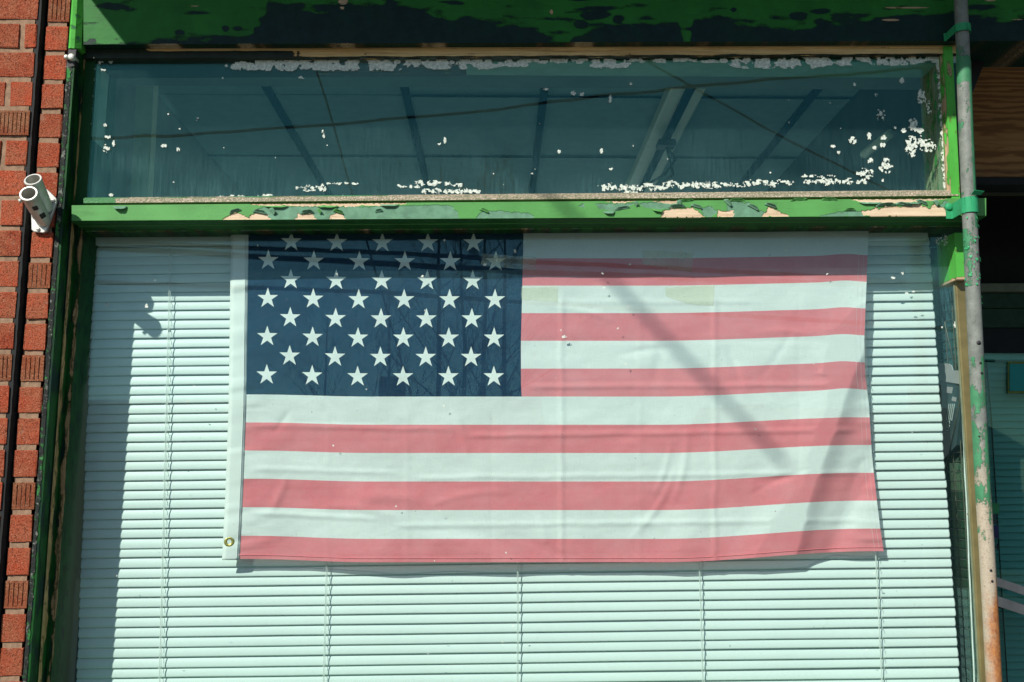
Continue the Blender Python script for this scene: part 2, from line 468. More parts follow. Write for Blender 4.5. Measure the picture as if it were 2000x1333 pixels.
GREEN = (0.085, 0.335, 0.085)
M = {
    'brick': m_brick('red_brick', (0.37, 0.066, 0.028)),
    'rib': m_brick('ribbed_brick', (0.31, 0.083, 0.036)),
    'mortar': m_plain('mortar', (0.28, 0.18, 0.115), 0.95, 0, 0.25, 90, 0.9, 0.1),
    'peel': m_peel('peeling_green_paint', GREEN),
    'peel_rail': m_peel('peeling_rail_paint', (0.10, 0.31, 0.085), under=(0.13, 0.27, 0.17), wood=((0.52, 0.36, 0.22), (0.80, 0.64, 0.45)), dirt=0.15, crack=0.25),
    'peel_v': m_peel('peeling_jamb_paint', (0.010, 0.078, 0.014), under=(0.006, 0.026, 0.018), axis='z', wood=((0.30, 0.17, 0.06), (0.62, 0.42, 0.21)), dirt=0.7),  # shaded copy of the frame green; the shade is put into the colour
    'peel_lit': m_peel('sunlit_green_paint', (0.085, 0.42, 0.06), axis='z', dirt=0.1, crack=0.3),  # lit copy of the frame green; the sunlight is put into the colour
    'mould_shade': m_peel('shaded_mouldy_paint', (0.022, 0.115, 0.024), under=(0.008, 0.03, 0.012), wood=((0.16, 0.11, 0.06), (0.3, 0.22, 0.13)), dirt=0.8),  # underside green darkened for its shade, with some mould
    'peel_dark': m_peel('shaded_dark_paint', (0.012, 0.075, 0.018), under=(0.008, 0.03, 0.02), axis='z'),  # transom stop green kept dark to carry the shade it lies in
    'fascia': m_peel('peeling_fascia_paint', (0.020, 0.155, 0.022), under=(0.005, 0.021, 0.021), dirt=0.4),  # green darkened further for the shade under the canopy
    'head_wood': m_peel('bare_head_wood', (0.03, 0.10, 0.03), under=(0.02, 0.03, 0.02), wood=((0.40, 0.22, 0.07), (0.85, 0.62, 0.30)), dirt=0.1),
    'bead_wood': m_peel('weathered_bead_wood', (0.10, 0.34, 0.11), under=(0.10, 0.2, 0.12), wood=((0.33, 0.25, 0.18), (0.58, 0.47, 0.37)), dirt=0.1),
    'flake': m_plain('white_paint_flakes', (0.62, 0.67, 0.58), 0.85, 0, 0.35, 160, 0.6),
    'glass_transom': m_glass('dusty_transom_glass', dust_transom, tint=(0.72, 0.97, 0.92), ior=1.45, gloss=(0.24, 1.0, 0.82)),
    'glass_display': m_glass('display_glass', dust_display),
    'glass_inner': m_glass('glass_back_face', None),
    'glass_side': m_glass('side_glass', None, tint=(0.88, 0.96, 0.93), ior=1.5, gloss=(0.45, 0.75, 0.66)),
    'flag': m_flag(),
    'canvas': m_slat('flag_canvas_header', (0.78, 0.80, 0.77), 0.1),
    'stitch': m_plain('stitching', (0.66, 0.68, 0.66), 0.8),
    'brass': m_plain('brass', (0.62, 0.46, 0.12), 0.35, 0.9, 0.2, 80, 0.1),
    'slat': m_slat('blind_slat', (0.69, 0.765, 0.735)),
    'slat2': m_slat('door_blind_slat', (0.22, 0.62, 0.57), 0.05),
    'cord': m_plain('blind_cord', (0.62, 0.66, 0.62), 0.8),
    'tape': m_tape(),
    'zinc': m_plain('grey_cast_metal', (0.64, 0.63, 0.56), 0.42, 0.35, 0.15, 40, 0.15),
    'dark': m_plain('dark_metal', (0.02, 0.02, 0.02), 0.6),
    'rustm': m_plain('rusty_iron', (0.20, 0.08, 0.03), 0.8, 0.1, 0.4, 90, 0.6),
    'pipe': m_pipe(),
    'strap': m_peel('peeling_strap_paint', (0.035, 0.33, 0.14), under=(0.14, 0.16, 0.15), axis='z', dirt=0.3, crack=0.8),
    'bronze': m_plain('bronze_trim', (0.19, 0.155, 0.062), 0.42, 0.3, 0.2, 25, 0.2),
    'ply': m_ply('brown_plywood'),
    'dkgreen': m_plain('dark_green_boards', (0.012, 0.05, 0.022), 0.7, 0, 0.3, 40, 0.4),
    'black': m_plain('black_boards', (0.010, 0.012, 0.011), 0.8, 0, 0.3),
    'bar': m_plain('grey_green_bar', (0.16, 0.19, 0.12), 0.6, 0, 0.2),
    'grey': m_plain('grey_card', (0.33, 0.32, 0.32), 0.8, 0, 0.1),
    'barpale': m_plain('worn_push_bar', (0.62, 0.55, 0.46), 0.6, 0, 0.15),
    'carton': m_plain('dark_carton', (0.022, 0.05, 0.055), 0.5, 0, 0.15),
    'print': m_plain('pale_print', (0.42, 0.47, 0.46), 0.6),
    'ink': m_plain('black_ink', (0.01, 0.01, 0.012), 0.6),
    'wire': m_plain('grid_wire', (0.10, 0.10, 0.075), 0.5, 0.3),
    'olive': m_plain('olive_wall_boards', (0.05, 0.05, 0.025), 0.8, 0, 0.4, 8, 0.3),
    'room': m_plain('interior_wall', (0.30, 0.33, 0.33), 0.9, 0, 0.15, 6, 0.2),
    'tile': m_plain('ceiling_tile', (0.36, 0.48, 0.48), 0.95, 0, 0.08, 25, 0.5),
    'tbar': m_plain('ceiling_bar', (0.012, 0.014, 0.03), 0.95, 0, 0.1, spec=0.03),
    'cream': m_plain('cream_enamel', (0.88, 0.86, 0.68), 0.5, 0, 0.05),
    'tealframe': m_plain('inner_frame_paint', (0.36, 0.52, 0.44), 0.6, 0, 0.12, 20),
    'signteal': m_plain('teal_sign', (0.0, 0.30, 0.27), 0.5, 0, 0.05),
    'signedge': m_plain('olive_sign_edge', (0.16, 0.22, 0.02), 0.5),
    'stkgreen': m_plain('green_sticker', (0.02, 0.26, 0.08), 0.5),
    'stkblue': m_plain('navy_sticker', (0.012, 0.02, 0.10), 0.5),
    'concrete': m_plain('concrete', (0.15, 0.147, 0.14), 0.9, 0, 0.15, 3, 0.4),
    'lino': m_plain('pale_lino', (0.55, 0.54, 0.48), 0.5, 0, 0.1, 4),
    'bounce_yard': m_plain('bounce_yard_concrete', (0.66, 0.65, 0.60), 0.9, 0, 0.1, 2),  # pale tone of the added ground that lights the shop ceiling
    'asphalt': m_plain('asphalt', (0.055, 0.055, 0.058), 0.9, 0, 0.2, 8, 0.5),
    'soil': m_plain('dry_grass', (0.13, 0.12, 0.06), 0.95, 0, 0.3, 2, 0.5),
    'bark': m_plain('bark', (0.035, 0.028, 0.022), 0.95, 0, 0.3, 20, 0.6),
    'cable': m_plain('black_cable', (0.010, 0.010, 0.010), 0.7),
    'siding': m_plain('grey_siding', (0.13, 0.13, 0.14), 0.8, 0, 0.1, 2),
    'sidingb': m_plain('brown_siding', (0.10, 0.075, 0.055), 0.8, 0, 0.1, 2),
    'sidingg': m_plain('green_grey_siding', (0.09, 0.11, 0.10), 0.8, 0, 0.1, 2),
    'roof': m_plain('dark_shingles', (0.05, 0.045, 0.045), 0.9, 0, 0.2, 12),
    'trimw': m_plain('white_trim', (0.7, 0.7, 0.68), 0.6),
    'pane': m_plain('dark_pane', (0.02, 0.03, 0.035), 0.1, 0, 0.1),
    'plaster': m_plain('upper_wall_plaster', (0.30, 0.29, 0.26), 0.9),
}

# ================================================================== SETTING
struct(box('sidewalk', (-60, -3.6, -0.1), (60, 6.0, 0.0), M['concrete']))
struct(box('kerb', (-60, -3.75, -0.14), (60, -3.604, 0.004), M['concrete'], bevel=0.01))
struct(mk('road', [(-60, -11, -0.13), (60, -11, -0.13), (60, -3.76, -0.13), (-60, -3.76, -0.13)], [(0, 1, 2, 3)], M['asphalt']))
struct(mk('ground', [(-300, -300, -0.16), (300, -300, -0.16), (300, 300, -0.16), (-300, 300, -0.16)], [(0, 1, 2, 3)], M['soil']))

# ---- lines of the front measured in the photograph (u as a function of v, or v of u)
def edge_l(v): return 137 - 0.0725 * v                 # right edge of the set-back brick column
def edge_p(v): return 75 - 0.0745 * v                  # right edge of the projecting brick column
def jl(u700, v): return u700 - 0.0735 * (v - 700)      # lines of the left jamb
def jr(u300, v): return u300 + 0.052 * (v - 300)       # lines of the right jamb

# ================================================================== BRICK WALL
Y_PIER, Y_COL = -0.119, -0.104
wall = thing('brick_wall', P(60, 1333, Y_PIER) * 1.0, 'weathered red brick wall with some ribbed bricks left of the window', 'wall')
wall.location.z = 0.0
ztop = P(100, 52, Y_COL).z
zbot = P(60, 1266, Y_COL).z
pz = (ztop - zbot) / 20.0
bh = pz * 0.825

def brick_mesh(w, h, d, seed, ribbed):
    rs = random.Random(seed)
    bm = bmesh.new()
    vs, fs = box_vf((-w, 0, -h), (0, d, 0))
    bv = [bm.verts.new(v) for v in vs]
    for f in fs: bm.faces.new([bv[i] for i in f])
    if not ribbed:
        front = [f for f in bm.faces if f.calc_center_median().y < 1e-5]
        ed = [e for e in front[0].edges] + [e for e in bm.edges if all(v.co.y < 1e-5 or v.co.y > d - 1e-5 for v in e.verts) and abs(e.verts[0].co.y - e.verts[1].co.y) > d * 0.5]
        bmesh.ops.bevel(bm, geom=list(set(ed)), offset=0.0022, segments=2, affect='EDGES', profile=0.6)
        for v in bm.verts:
            v.co.x += rs.uniform(-0.0012, 0.0012); v.co.z += rs.uniform(-0.0012, 0.0012); v.co.y += rs.uniform(0, 0.0012) if v.co.y < 0.01 else 0
    else:
        bm.clear()
        n = max(2, int(round(w / 0.0095)))
        gw = 0.0022
        # a ribbed front: flat ribs with grooves between, a plain lip above and below
        prof = [(-w, 0.0)]
        for k in range(1, n):
            x = -w + w * k / n
            prof += [(x - gw / 2, 0.0), (x - gw / 3, 0.0032), (x + gw / 3, 0.0032), (x + gw / 2, 0.0)]
        prof += [(0, 0.0)]
        lip = 0.0045
        rows = [(-h, 0), (-h + lip, 0), (-h + lip + 0.0008, 1), (-lip - 0.0008, 1), (-lip, 0), (0, 0)]
        grid = [[bm.verts.new((x + rs.uniform(-.0004, .0004), y * g + rs.uniform(0, .0006), z)) for x, y in prof] for z, g in rows]
        for a, b in zip(grid, grid[1:]):
            for i in range(len(prof) - 1): bm.faces.new((a[i], a[i + 1], b[i + 1], b[i]))
        b0, b1, b2, b3 = [bm.verts.new(c) for c in ((-w, d, -h), (0, d, -h), (0, d, 0), (-w, d, 0))]
        bm.faces.new([b0, b3, b2, b1])
        bm.faces.new([g[-1] for g in grid] + [b2, b1])
        bm.faces.new([g[0] for g in reversed(grid)] + [b0, b3])
        bm.faces.new(list(reversed(grid[0])) + [b0, b1]); bm.faces.new(grid[-1] + [b2, b3])
    bmesh.ops.recalc_face_normals(bm, faces=bm.faces)
    me = bpy.data.meshes.new('brick')
    bm.to_mesh(me); bm.free()
    me.materials.append(M['rib'] if ribbed else M['brick'])
    return me

BC = {}
def brick(x1, z1, y, w, ribbed):
    """one brick with its upper right front corner at (x1, y, z1)"""
    key = (round(w, 3), ribbed, random.randrange(4))
    if key not in BC: BC[key] = brick_mesh(w, bh, 0.07, hash(key) & 0xffff, ribbed)
    o = link('brick', BC[key], None, wall)
    o.location = (x1, y + random.uniform(-0.0015, 0.0015), z1)
    o.rotation_euler = (random.uniform(-.006, .006), random.uniform(-.006, .006), random.uniform(-.008, .008))
    return o

RIB_R = {-1, 8, 11, 15, 18}
RIB_L = {3, 11}
mort = []
for k in range(-3, 25):
    z1 = ztop - k * pz
    vm = PJ((-1.1, Y_COL, z1 - bh / 2))[1]
    # set-back column
    xr = P(edge_l(vm), vm, Y_COL).x
    xp = P(edge_p(vm), vm, Y_PIER).x
    xg = P(edge_p(vm) + 20 + random.uniform(-1.5, 1.5), vm, Y_COL).x
    brick(xr, z1, Y_COL, round(xr - xg, 3), k in RIB_R)
    # projecting column
    if k % 2:
        brick(xp, z1, Y_PIER, 0.105, k in RIB_L)
        brick(xp - 0.117, z1, Y_PIER, 0.2, False)
    else:
        w = 0.027 if k == 0 else 0.050
        brick(xp, z1, Y_PIER, w, False)
        brick(xp - w - 0.0125, z1, Y_PIER, 0.2, k in RIB_L)
# mortar: sheets a few millimetres behind the brick faces, uneven
def mortar_sheet(u_of_v, y, du0, du1, name):
    vs, fs = [], []
    nv, nu = 150, 14
    for i in range(nv + 1):
        v = -140 + 1660 * i / nv
        for j in range(nu + 1):
            uu = u_of_v(v) + lerp(du0, du1, j / nu)
            p = P(uu, v, y)
            vs.append(p + Vector((0, 0.0015 * nz(p.x * 60, p.z * 60) + (0.0015 * nz(p.x * 9, p.z * 9, 3)), 0)))
    for i in range(nv):
        for j in range(nu):
            a = i * (nu + 1) + j
            fs.append((a, a + 1, a + nu + 2, a + nu + 1))
    mk(name, vs, fs, M['mortar'], wall, smooth=True, fix=False)
mortar_sheet(edge_l, Y_COL + 0.0038, -41, -3, 'mortar')
mortar_sheet(edge_p, Y_PIER + 0.0038, -330, -3, 'mortar')
# dark open joint between the two columns
mk('open_joint', [p for v in (-140, 1520) for p in (P(edge_p(v) - 3, v, -0.068), P(edge_p(v) + 40, v, -0.068), back(P(edge_p(v) + 40, v, -0.068), -0.05), back(P(edge_p(v) - 3, v, -0.068), -0.05))], [(0, 1, 5, 4), (1, 2, 6, 5), (2, 3, 7, 6), (3, 0, 4, 7)], M['black'], wall)
# black strip standing in for the step's shaded side and its shadow
vs, fs = [], []
for q in range(241):
    v = -140 + 1660 * q / 240
    w1 = 1.4 * nz(v / 30, 2.2); w2 = 2.2 * nz(v / 22, 6.1)
    a = P(edge_p(v) - 1.5, v, Y_PIER + 0.004); b = P(edge_p(v) + 7 + w1, v, Y_PIER + 0.0035); c = P(edge_p(v) + 15 + w2, v, Y_COL + 0.001)
    vs += [back(a, -0.07), a, b, c, back(c, -0.07)]
for q in range(240):
    for k in range(5): fs.append((q * 5 + k, q * 5 + (k + 1) % 5, q * 5 + 5 + (k + 1) % 5, q * 5 + 5 + k))
mk('step_shadow_strip', vs, fs, M['black'], wall)
# solid masonry behind
x0 = P(edge_l(1333), 1333, Y_COL).x
vs = []
for (v, z) in ((0, P(100, -160, Y_COL).z), (1333, 0.0)):
    for (fn, yy, off) in ((edge_p, Y_PIER + .012, -420), (edge_p, Y_PIER + .012, -4), (edge_p, Y_COL + .075, -4), (edge_l, Y_COL + .075, -3), (edge_l, 0.25, -3), (edge_p, 0.25, -420)):
        vv = v if v == 0 else 1333
        p = P(fn(vv) + off, vv, yy)
        vs.append((p.x, yy, z))
mk('wall_core', vs, [(0, 1, 2, 3, 4, 5), (6, 11, 10, 9, 8, 7)] + [(i, (i + 1) % 6, 6 + (i + 1) % 6, 6 + i) for i in range(6)], M['mortar'], wall)

# ================================================================== SHOP WINDOW FRAME
win = thing('shop_window', (0.04, 0, 0.0), 'old green shop window frame with peeling paint around transom and display glass', 'window')

def sweep(name, prof, s0, s1, ns, toworld, mat, attr, parent, seg=0.004, smooth=False, close=True):
    """profile points swept along the photo's u or v; toworld(i, s) gives point i of the profile at s.
    The profile is subdivided; attr(s, d, i, f) gives (bare, old) of a vertex d metres along the profile."""
    n = prof
    mid = 0.5 * (s0 + s1)
    ref = [toworld(i, mid) for i in range(n)]
    sub = []
    dist = 0.0
    for i in range(n - 1):
        L = (ref[i + 1] - ref[i]).length
        c = max(1, int(L / seg))
        for k in range(c): sub.append((i, k / c, dist + L * k / c))
        dist += L
    sub.append((n - 2, 1.0, dist))
    vs, A, B = [], [], []
    for q in range(ns + 1):
        s = lerp(s0, s1, q / ns)
        pts = [toworld(i, s) for i in range(n)]
        for i, f, d in sub:
            p = pts[i].lerp(pts[i + 1], f)
            a, b = attr(s, d, i, f)
            vs.append(p); A.append(a); B.append(b)
    m = len(sub)
    fs = []
    for q in range(ns):
        for k in range(m - 1):
            fs.append((q * m + k, q * m + k + 1, (q + 1) * m + k + 1, (q + 1) * m + k))
        if close: fs.append((q * m + m - 1, q * m, (q + 1) * m, (q + 1) * m + m - 1))
    if close:
        fs.append(tuple(range(m))); fs.append(tuple(range(ns * m, ns * m + m)))
    return mk(name, vs, fs, mat, parent, smooth=smooth, attrs={'bare': A, 'old': B})


# ---- left jamb: three steps back from the brick face to the glass
def jamb_world(i, v):
    a = P(jl(94, v), v, -0.106)
    b = P(jl(103.5, v), v, -0.106)
    c = P(jl(121, v), v, -0.068)
    d = P(jl(145.5, v), v, -0.034)
    return [back(a, 0.10), a, b, back(b, -0.068), back(c, -0.068), back(c, -0.034), back(d, -0.034), back(d, 0.03), back(d, 0.10)][i]
def jamb_attr(v, d, i, f):
    n1 = nz(v / 70, d * 40, 1); n2 = nz(v / 25, d * 60, 5)
    bare = old = 0.0
    if i == 1: old = 0.55 + 0.9 * n2 + 0.2 * n1
    if i == 4: bare = 1.02 - abs(f - 0.05) * 1.6 + 0.7 * nz(v / 90, 2.2, 3) + 0.2 * n2 + 0.15 * sstep(500, 1200, v)        # strip along the second arris
    if i == 3: bare = 0.62 - abs(f - 1.0) * 3 + 0.6 * nz(v / 90, 2.2, 3)
    if i == 5: bare = 1.05 - abs(f - 1.0) * 1.1 + 0.75 * nz(v / 60, 3.3, 9) + 0.2 * n2 + 0.12 * sstep(500, 1200, v)
    if i == 6: bare = 0.50 - abs(f) * 3 + 0.4 * n1; old = 0.35 + 0.35 * n2
    if i in (2, 3, 4, 5): old = max(old, 0.40 + 0.55 * n1)
    if v < 430: bare -= 0.35
    return bare, old
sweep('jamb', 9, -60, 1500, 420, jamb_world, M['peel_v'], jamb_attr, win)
# caulk in the joint between brick and jamb
vs, fs = [], []
for q in range(221):
    v = -60 + 1560 * q / 220
    n1 = nz(v / 18, 1.2)
    a = P(edge_l(v) - 2, v, -0.104); b = P(edge_l(v) + 4 + 3 * n1, v, -0.1075 + 0.003 * n1); c = P(jl(98, v) + 3 * nz(v / 14, 8), v, -0.1075)
    vs += [back(a, -0.09), b, c, back(c, -0.09)]
for q in range(220):
    for k in range(4): fs.append((q * 4 + k, q * 4 + (k + 1) % 4, q * 4 + 4 + (k + 1) % 4, q * 4 + 4 + k))
t = NT('dirty_caulk')
cc = t.mix(t.range(t.noise(70, 6, 0.7), 0.56, 0.66), (0.012, 0.015, 0.012), (0.34, 0.36, 0.29))
cc = t.mix(t.range(t.noise(38, 5, 0.7), 0.55, 0.62), cc, (0.03, 0.22, 0.04))
cc = t.mix(t.range(t.noise(25, 3), 0.4, 0.6, 0, 0.5), cc, (0.01, 0.012, 0.01))
M['caulk'] = t.done(t.bsdf(cc, 0.85, t.bump(t.noise(200, 4), 0.8, 0.002)))
mk('caulk', vs, fs, M['caulk'], win)
# upper post, proud of the jamb, with the bolt below it
def post_world(i, v):
    a = P(140.5 - 0.075 * v, v, -0.108); b = P(151 - 0.06 * v, v, -0.110); c = P(163.5 - 0.05 * v, v, -0.098)
    return [back(a, 0.02), a, a.lerp(b, 0.4) + Vector((0, -0.003, 0)), b, c, back(c, 0.02)][i]
sweep('upper_post', 6, -70, 95, 40, post_world, M['peel_lit'], lambda v, d, i, f: (0.2 + 0.3 * nz(v / 9, d * 60), 0.3 + 0.35 * nz(v / 12, d * 50, 4)), win, smooth=False)
pb = thing('hinge_bolt', P(138, 116, -0.11), 'small rusty bolt head where post meets jamb at top left', 'bolt')
for (u, v, r, yy) in ((141, 113, 7.5, -0.112), (131, 113, 5, -0.111)):
    p = P(u, v, yy); R = r / 827 * 0.9
    tube('bolt_head', [p + Vector((0, -0.008, 0)), p + Vector((0, -0.006, 0)), p + Vector((0, 0.02, 0))], [R * 0.7, R, R], M['zinc'], pb, 10)
prism('bolt_strap', [(133, 96), (150, 96), (146, 130), (128, 134)], -0.1085, -0.09, M['dark'], pb, 0.002)

# ---- fascia board across the top
def fas_top(u): return -110
def fas_bot(u): return 87.5 - 0.0042 * (u - 163)
def fas_world(i, u):
    a = P(u, fas_top(u), -0.100); b = P(u, fas_bot(u), -0.100)
    return [back(a, 0.06), a, b, back(b, 0.06)][i]
FB = [(150, 92), (270, 82), (330, 76), (420, 72), (490, 66), (515, 38), (523, 10), (545, 6), (600, 16), (640, 20), (700, 8), (760, 3), (830, 20), (870, 36), (930, 40), (1000, 44), (1060, 66), (1108, 92), (1122, 74), (1150, 62), (1200, 56), (1250, 48), (1325, 48), (1338, 86), (1347, 84), (1354, 40), (1400, 36), (1480, 48), (1525, 56), (1585, 54), (1600, 40), (1660, 42), (1700, 36), (1800, 30), (1870, 26), (1960, 40), (2100, 30)]
def fas_attr(u, d, i, f):
    if i != 1: return (0.35 + 0.5 * nz(u / 90, 3, 2) if i == 2 else 0, 0.55)
    v = lerp(fas_top(u), fas_bot(u), f)
    n1 = nz(u / 46, v / 15, 0, 6)
    old = 0.5 + (v - pl(u, FB)) / 26 + 0.55 * n1
    old = max(old, 0.02 + 0.95 * nz(u / 90, v / 13, 7.7, 5) + 0.25 * sstep(1500, 1800, u))
    bare = 0.0
    for (cu, cv, a, b) in ((670, 4, 9, 5), (668, 17, 5, 2.5), (1077, 25, 3, 4), (740, 86.5, 18, 1.2), (975, 86, 14, 1.2), (1165, 89 - 6, 150, 1.4), (1690, 35, 12, 1), (1740, 40, 16, 1), (1800, 38, 30, 1), (1770, 16, 40, 0.9), (1985, 40, 22, 1), (1915, 38, 7, 1), (380, 12, 14, 1), (1935, 1, 14, 1.5)):
        bare = max(bare, 1.15 - ((u - cu) / a) ** 2 * 0.6 - ((v - cv) / b) ** 2 * 0.6 + 0.4 * n1)
    for (cu, cv, a, b) in ((1160, 31, 32, 9), (1135, 48, 14, 9), (1207, 38, 13, 8), (1433, 20, 6, 4), (350, 64, 10, 5), (440, 57, 7, 6), (465, 57, 8, 5), (180, 79, 10, 3), (1560, 30, 16, 8), (1600, 22, 22, 5), (1640, 36, 20, 7)):
        old = max(old, 1.1 - ((u - cu) / a) ** 2 * 0.6 - ((v - cv) / b) ** 2 * 0.6 + 0.5 * n1)
    return bare, old
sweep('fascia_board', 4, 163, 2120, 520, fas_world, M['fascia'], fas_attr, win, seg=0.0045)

# ---- raw wood strip under the fascia
def st_world(i, u):
    v0 = 93.0 - 0.005 * (u - 300); v1 = 113 - 0.0052 * (u - 300)
    a = P(u, v0, -0.075); b = P(u, v1, -0.075)
    return [back(a, 0.05), a, a.lerp(b, 0.35), a.lerp(b, 0.40) + Vector((0, 0.003, 0)), b + Vector((0, 0.002, 0)), back(b, 0.05)][i]
def st_attr(u, d, i, f):
    b = 0.75 * sstep(270, 300, u) if i <= 2 else 0.75 * sstep(560, 600, u + 20 * nz(u / 10, 3))
    if i == 0 or i == 4: b -= 0.4
    return b + 0.30 * nz(u / 50, d * 160, 3), 0.6
sweep('head_strip', 6, 163, 1872, 400, st_world, M['head_wood'], st_attr, win, seg=0.003)

# ---- transom sill bead
def bd_world(i, u):
    v0 = 386.5 - 0.0088 * (u - 165); v1 = 397 - 0.0085 * (u - 165)
    a = P(u, v0, -0.066); b = P(u, v0 + 3, -0.074); c = P(u, v1, -0.080)
    return [back(a, 0.02), a, b, c, back(c, 0.02)][i]
def bd_attr(u, d, i, f):
    b = 0.8 if u > 225 else 0.2
    return b + 0.45 * nz(u / 60, d * 120, 3) - (0.35 if i == 1 and u < 760 else 0), 0.5
sweep('transom_bead', 5, 163, 1873, 400, bd_world, M['bead_wood'], bd_attr, win, seg=0.003)

# ---- cross rail between transom and display glass
def rt(u): return 401.5 - 0.0079 * (u - 140)
def rb(u): return 434.0 - 0.0056 * (u - 140)
def rail_world(i, u):
    a = P(u, rt(u), -0.100); b = P(u, rb(u) - 2.5, -0.101); c = P(u, rb(u), -0.098)
    w = P(u, rb(u) + 19 , -0.026)
    e = P(u, rb(u) + 20.5, -0.012); e.z = min(e.z, w.z)
    return [back(a, 0.05), a, b, c, Vector((c.x, -0.060, c.z + 0.001)), Vector((c.x, -0.059, c.z - 0.001)), Vector((c.x, -0.022, c.z - 0.0015)), Vector((c.x, -0.021, c.z - 0.0045)), Vector((c.x, 0.05, c.z - 0.0045))][i]
BARE = [  # patches of bare wood: polygon of (u, height fraction from the bottom edge 0 .. top edge 1)
    [(433, 0), (448, .28), (460, .5), (472, .3), (484, .12), (492, .32), (500, .42), (520, .38), (524, .2), (529, 0)],
    [(576, 0), (583, .38), (592, .26), (605, .42), (614, .26), (620, 0)],
    [(640, 0), (647, .26), (660, .42), (668, .3), (675, 0)],
    [(1290, 0), (1297, .4), (1312, .56), (1330, .5), (1352, .6), (1366, .3), (1376, 0)],
    [(1401, .04), (1402, .46), (1415, .3), (1431, .42), (1436, .16), (1430, 0)],
    [(1487, 0), (1496, .3), (1501, .62), (1515, .42), (1535, .14), (1541, 0)],
    [(1683, .28), (1700, .38), (1712, .5), (1716, .36), (1730, .58), (1760, .55), (1785, .68), (1795, .74), (1803, .58), (1815, .4), (1824, .72), (1836, .5), (1852, .4), (1850, .0), (1700, 0), (1686, .14)],
    [(484, 1), (520, .86), (560, .90), (600, .82), (640, .86), (690, .78), (705, .86), (740, .82), (790, .93), (800, 1)],
    [(1185, 1), (1210, .86), (1225, .9), (1242, 1)], [(1270, 1), (1305, .82), (1318, .84), (1332, 1)],
    [(1660, 1), (1690, .8), (1730, .74), (1770, .78), (1840, .94), (1850, 1)],
]
OLD = [
    [(484, 0), (500, .6), (512, .78), (560, .82), (700, .76), (850, .84), (880, .8), (892, .45), (897, 0)],
    [(930, 0), (935, .3), (944, .46), (985, .42), (1015, .34), (1035, .3), (1046, .06), (1040, 0)],
    [(1163, .85), (1168, .6), (1185, .46), (1200, .4), (1225, .55), (1238, .85)],
    [(1250, .85), (1258, .6), (1290, .5), (1320, .6), (1325, .9), (1290, .95)],
    [(1420, .9), (1440, .95), (1465, .8), (1468, .5), (1495, .3), (1490, 0), (1420, 0)],
    [(1650, .3), (1665, .4), (1690, .2), (1690, 0), (1600, 0), (1612, .12)], [(1370, .5), (1388, .7), (1400, .3), (1390, 0), (1374, .1)],
    [(1130, .72), (1142, .86), (1140, .6)], [(1832, .5), (1846, .9), (1858, .6), (1850, .3)],
]
def inpoly(x, y, p):
    c = False; j = len(p) - 1
    for i in range(len(p)):
        if (p[i][1] > y) != (p[j][1] > y) and x < (p[j][0] - p[i][0]) * (y - p[i][1]) / (p[j][1] - p[i][1] + 1e-9) + p[i][0]: c = not c
        j = i
    return c
PBOX = [(min(q[0] for q in p) - 2, max(q[0] for q in p) + 2, p) for p in BARE]
OBOX = [(min(q[0] for q in p) - 2, max(q[0] for q in p) + 2, p) for p in OLD]
def rail_attr(u, d, i, f):
    if i == 1:
        h = 1 - f
        uu = u + 3 * nz(u / 7, h * 4, 2); hh = h + 0.07 * nz(u / 6, h * 5, 7)
        b = 1.0 if any(a <= u <= c and inpoly(uu, hh, p) for a, c, p in PBOX) else 0.0
        o = 1.0 if any(a <= u <= c and inpoly(uu, hh, p) for a, c, p in OBOX) else 0.15
        return b, o
    if i == 2: return (0.6 if 1700 < u < 1852 or 1300 < u < 1370 else 0.2), 0.4
    if i in (6, 7): return 0.38 + 0.3 * nz(u / 40, 2), 0.45 + 0.3 * nz(u / 30, 6)
    return 0.1 + 0.35 * nz(u / 60, d * 60), 0.10 + 0.3 * nz(u / 70, d * 40, 4)
rail = sweep('cross_rail', 9, 140, 1926, 1100, rail_world, M['peel_rail'], rail_attr, win, seg=0.0014)
# push the bare and old patches back so the paint film has an edge
me = rail.data
me.materials.append(M['mould_shade'])                       # the underside's shade is put into a darker, mouldy green
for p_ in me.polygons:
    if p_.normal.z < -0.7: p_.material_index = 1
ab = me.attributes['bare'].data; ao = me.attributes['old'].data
for i, v in enumerate(me.vertices):
    if v.co.y < -0.0995: v.co.y += 0.0016 if ab[i].value > 0.5 else (0.0007 if ao[i].value > 0.5 else 0.0)

# curled flakes of paint lifting at the edges of the bare patches
def curl(u, h, w, L, ang, lift, mat=None):
    """a thin curl of paint film w px wide, L px long, hinged at rail height fraction h"""
    v0 = lerp(rb(u), rt(u), h)
    p0 = P(u, v0, -0.1015)
    ax = Vector((cos(ang), 0, sin(ang))); up = Vector((-sin(ang), 0, cos(ang)))
    sc = 1 / 827
    vs = []
    nn, mm = 6, 5
    for j in range(mm + 1):
        t = j / mm
        for i in range(nn + 1):
            s = i / nn - 0.5
            ww = w * (1 - 0.55 * t * t) * (1 + 0.12 * nz(j, u))
            q = p0 + ax * (s * ww * sc) + up * (L * sc * (t - 0.25 * t * t)) + Vector((0, -lift * (t ** 1.6) - 0.0004, 0))
            q += Vector((0, 0.0008 * nz(i * .7, j * .7, u), 0.0009 * nz(i * .9, j * 1.1, u + 5)))
            vs.append(q)
    fs = [(j * (nn + 1) + i, j * (nn + 1) + i + 1, (j + 1) * (nn + 1) + i + 1, (j + 1) * (nn + 1) + i) for j in range(mm) for i in range(nn)]
    n = len(vs)
    o = mk('paint_curl', vs, fs, M['peel_rail'], rail, smooth=True, attrs={'bare': [0.0] * n, 'old': [0.1 + 0.5 * (random.random() > .5)] * n}, solid=0.0006)
    return o
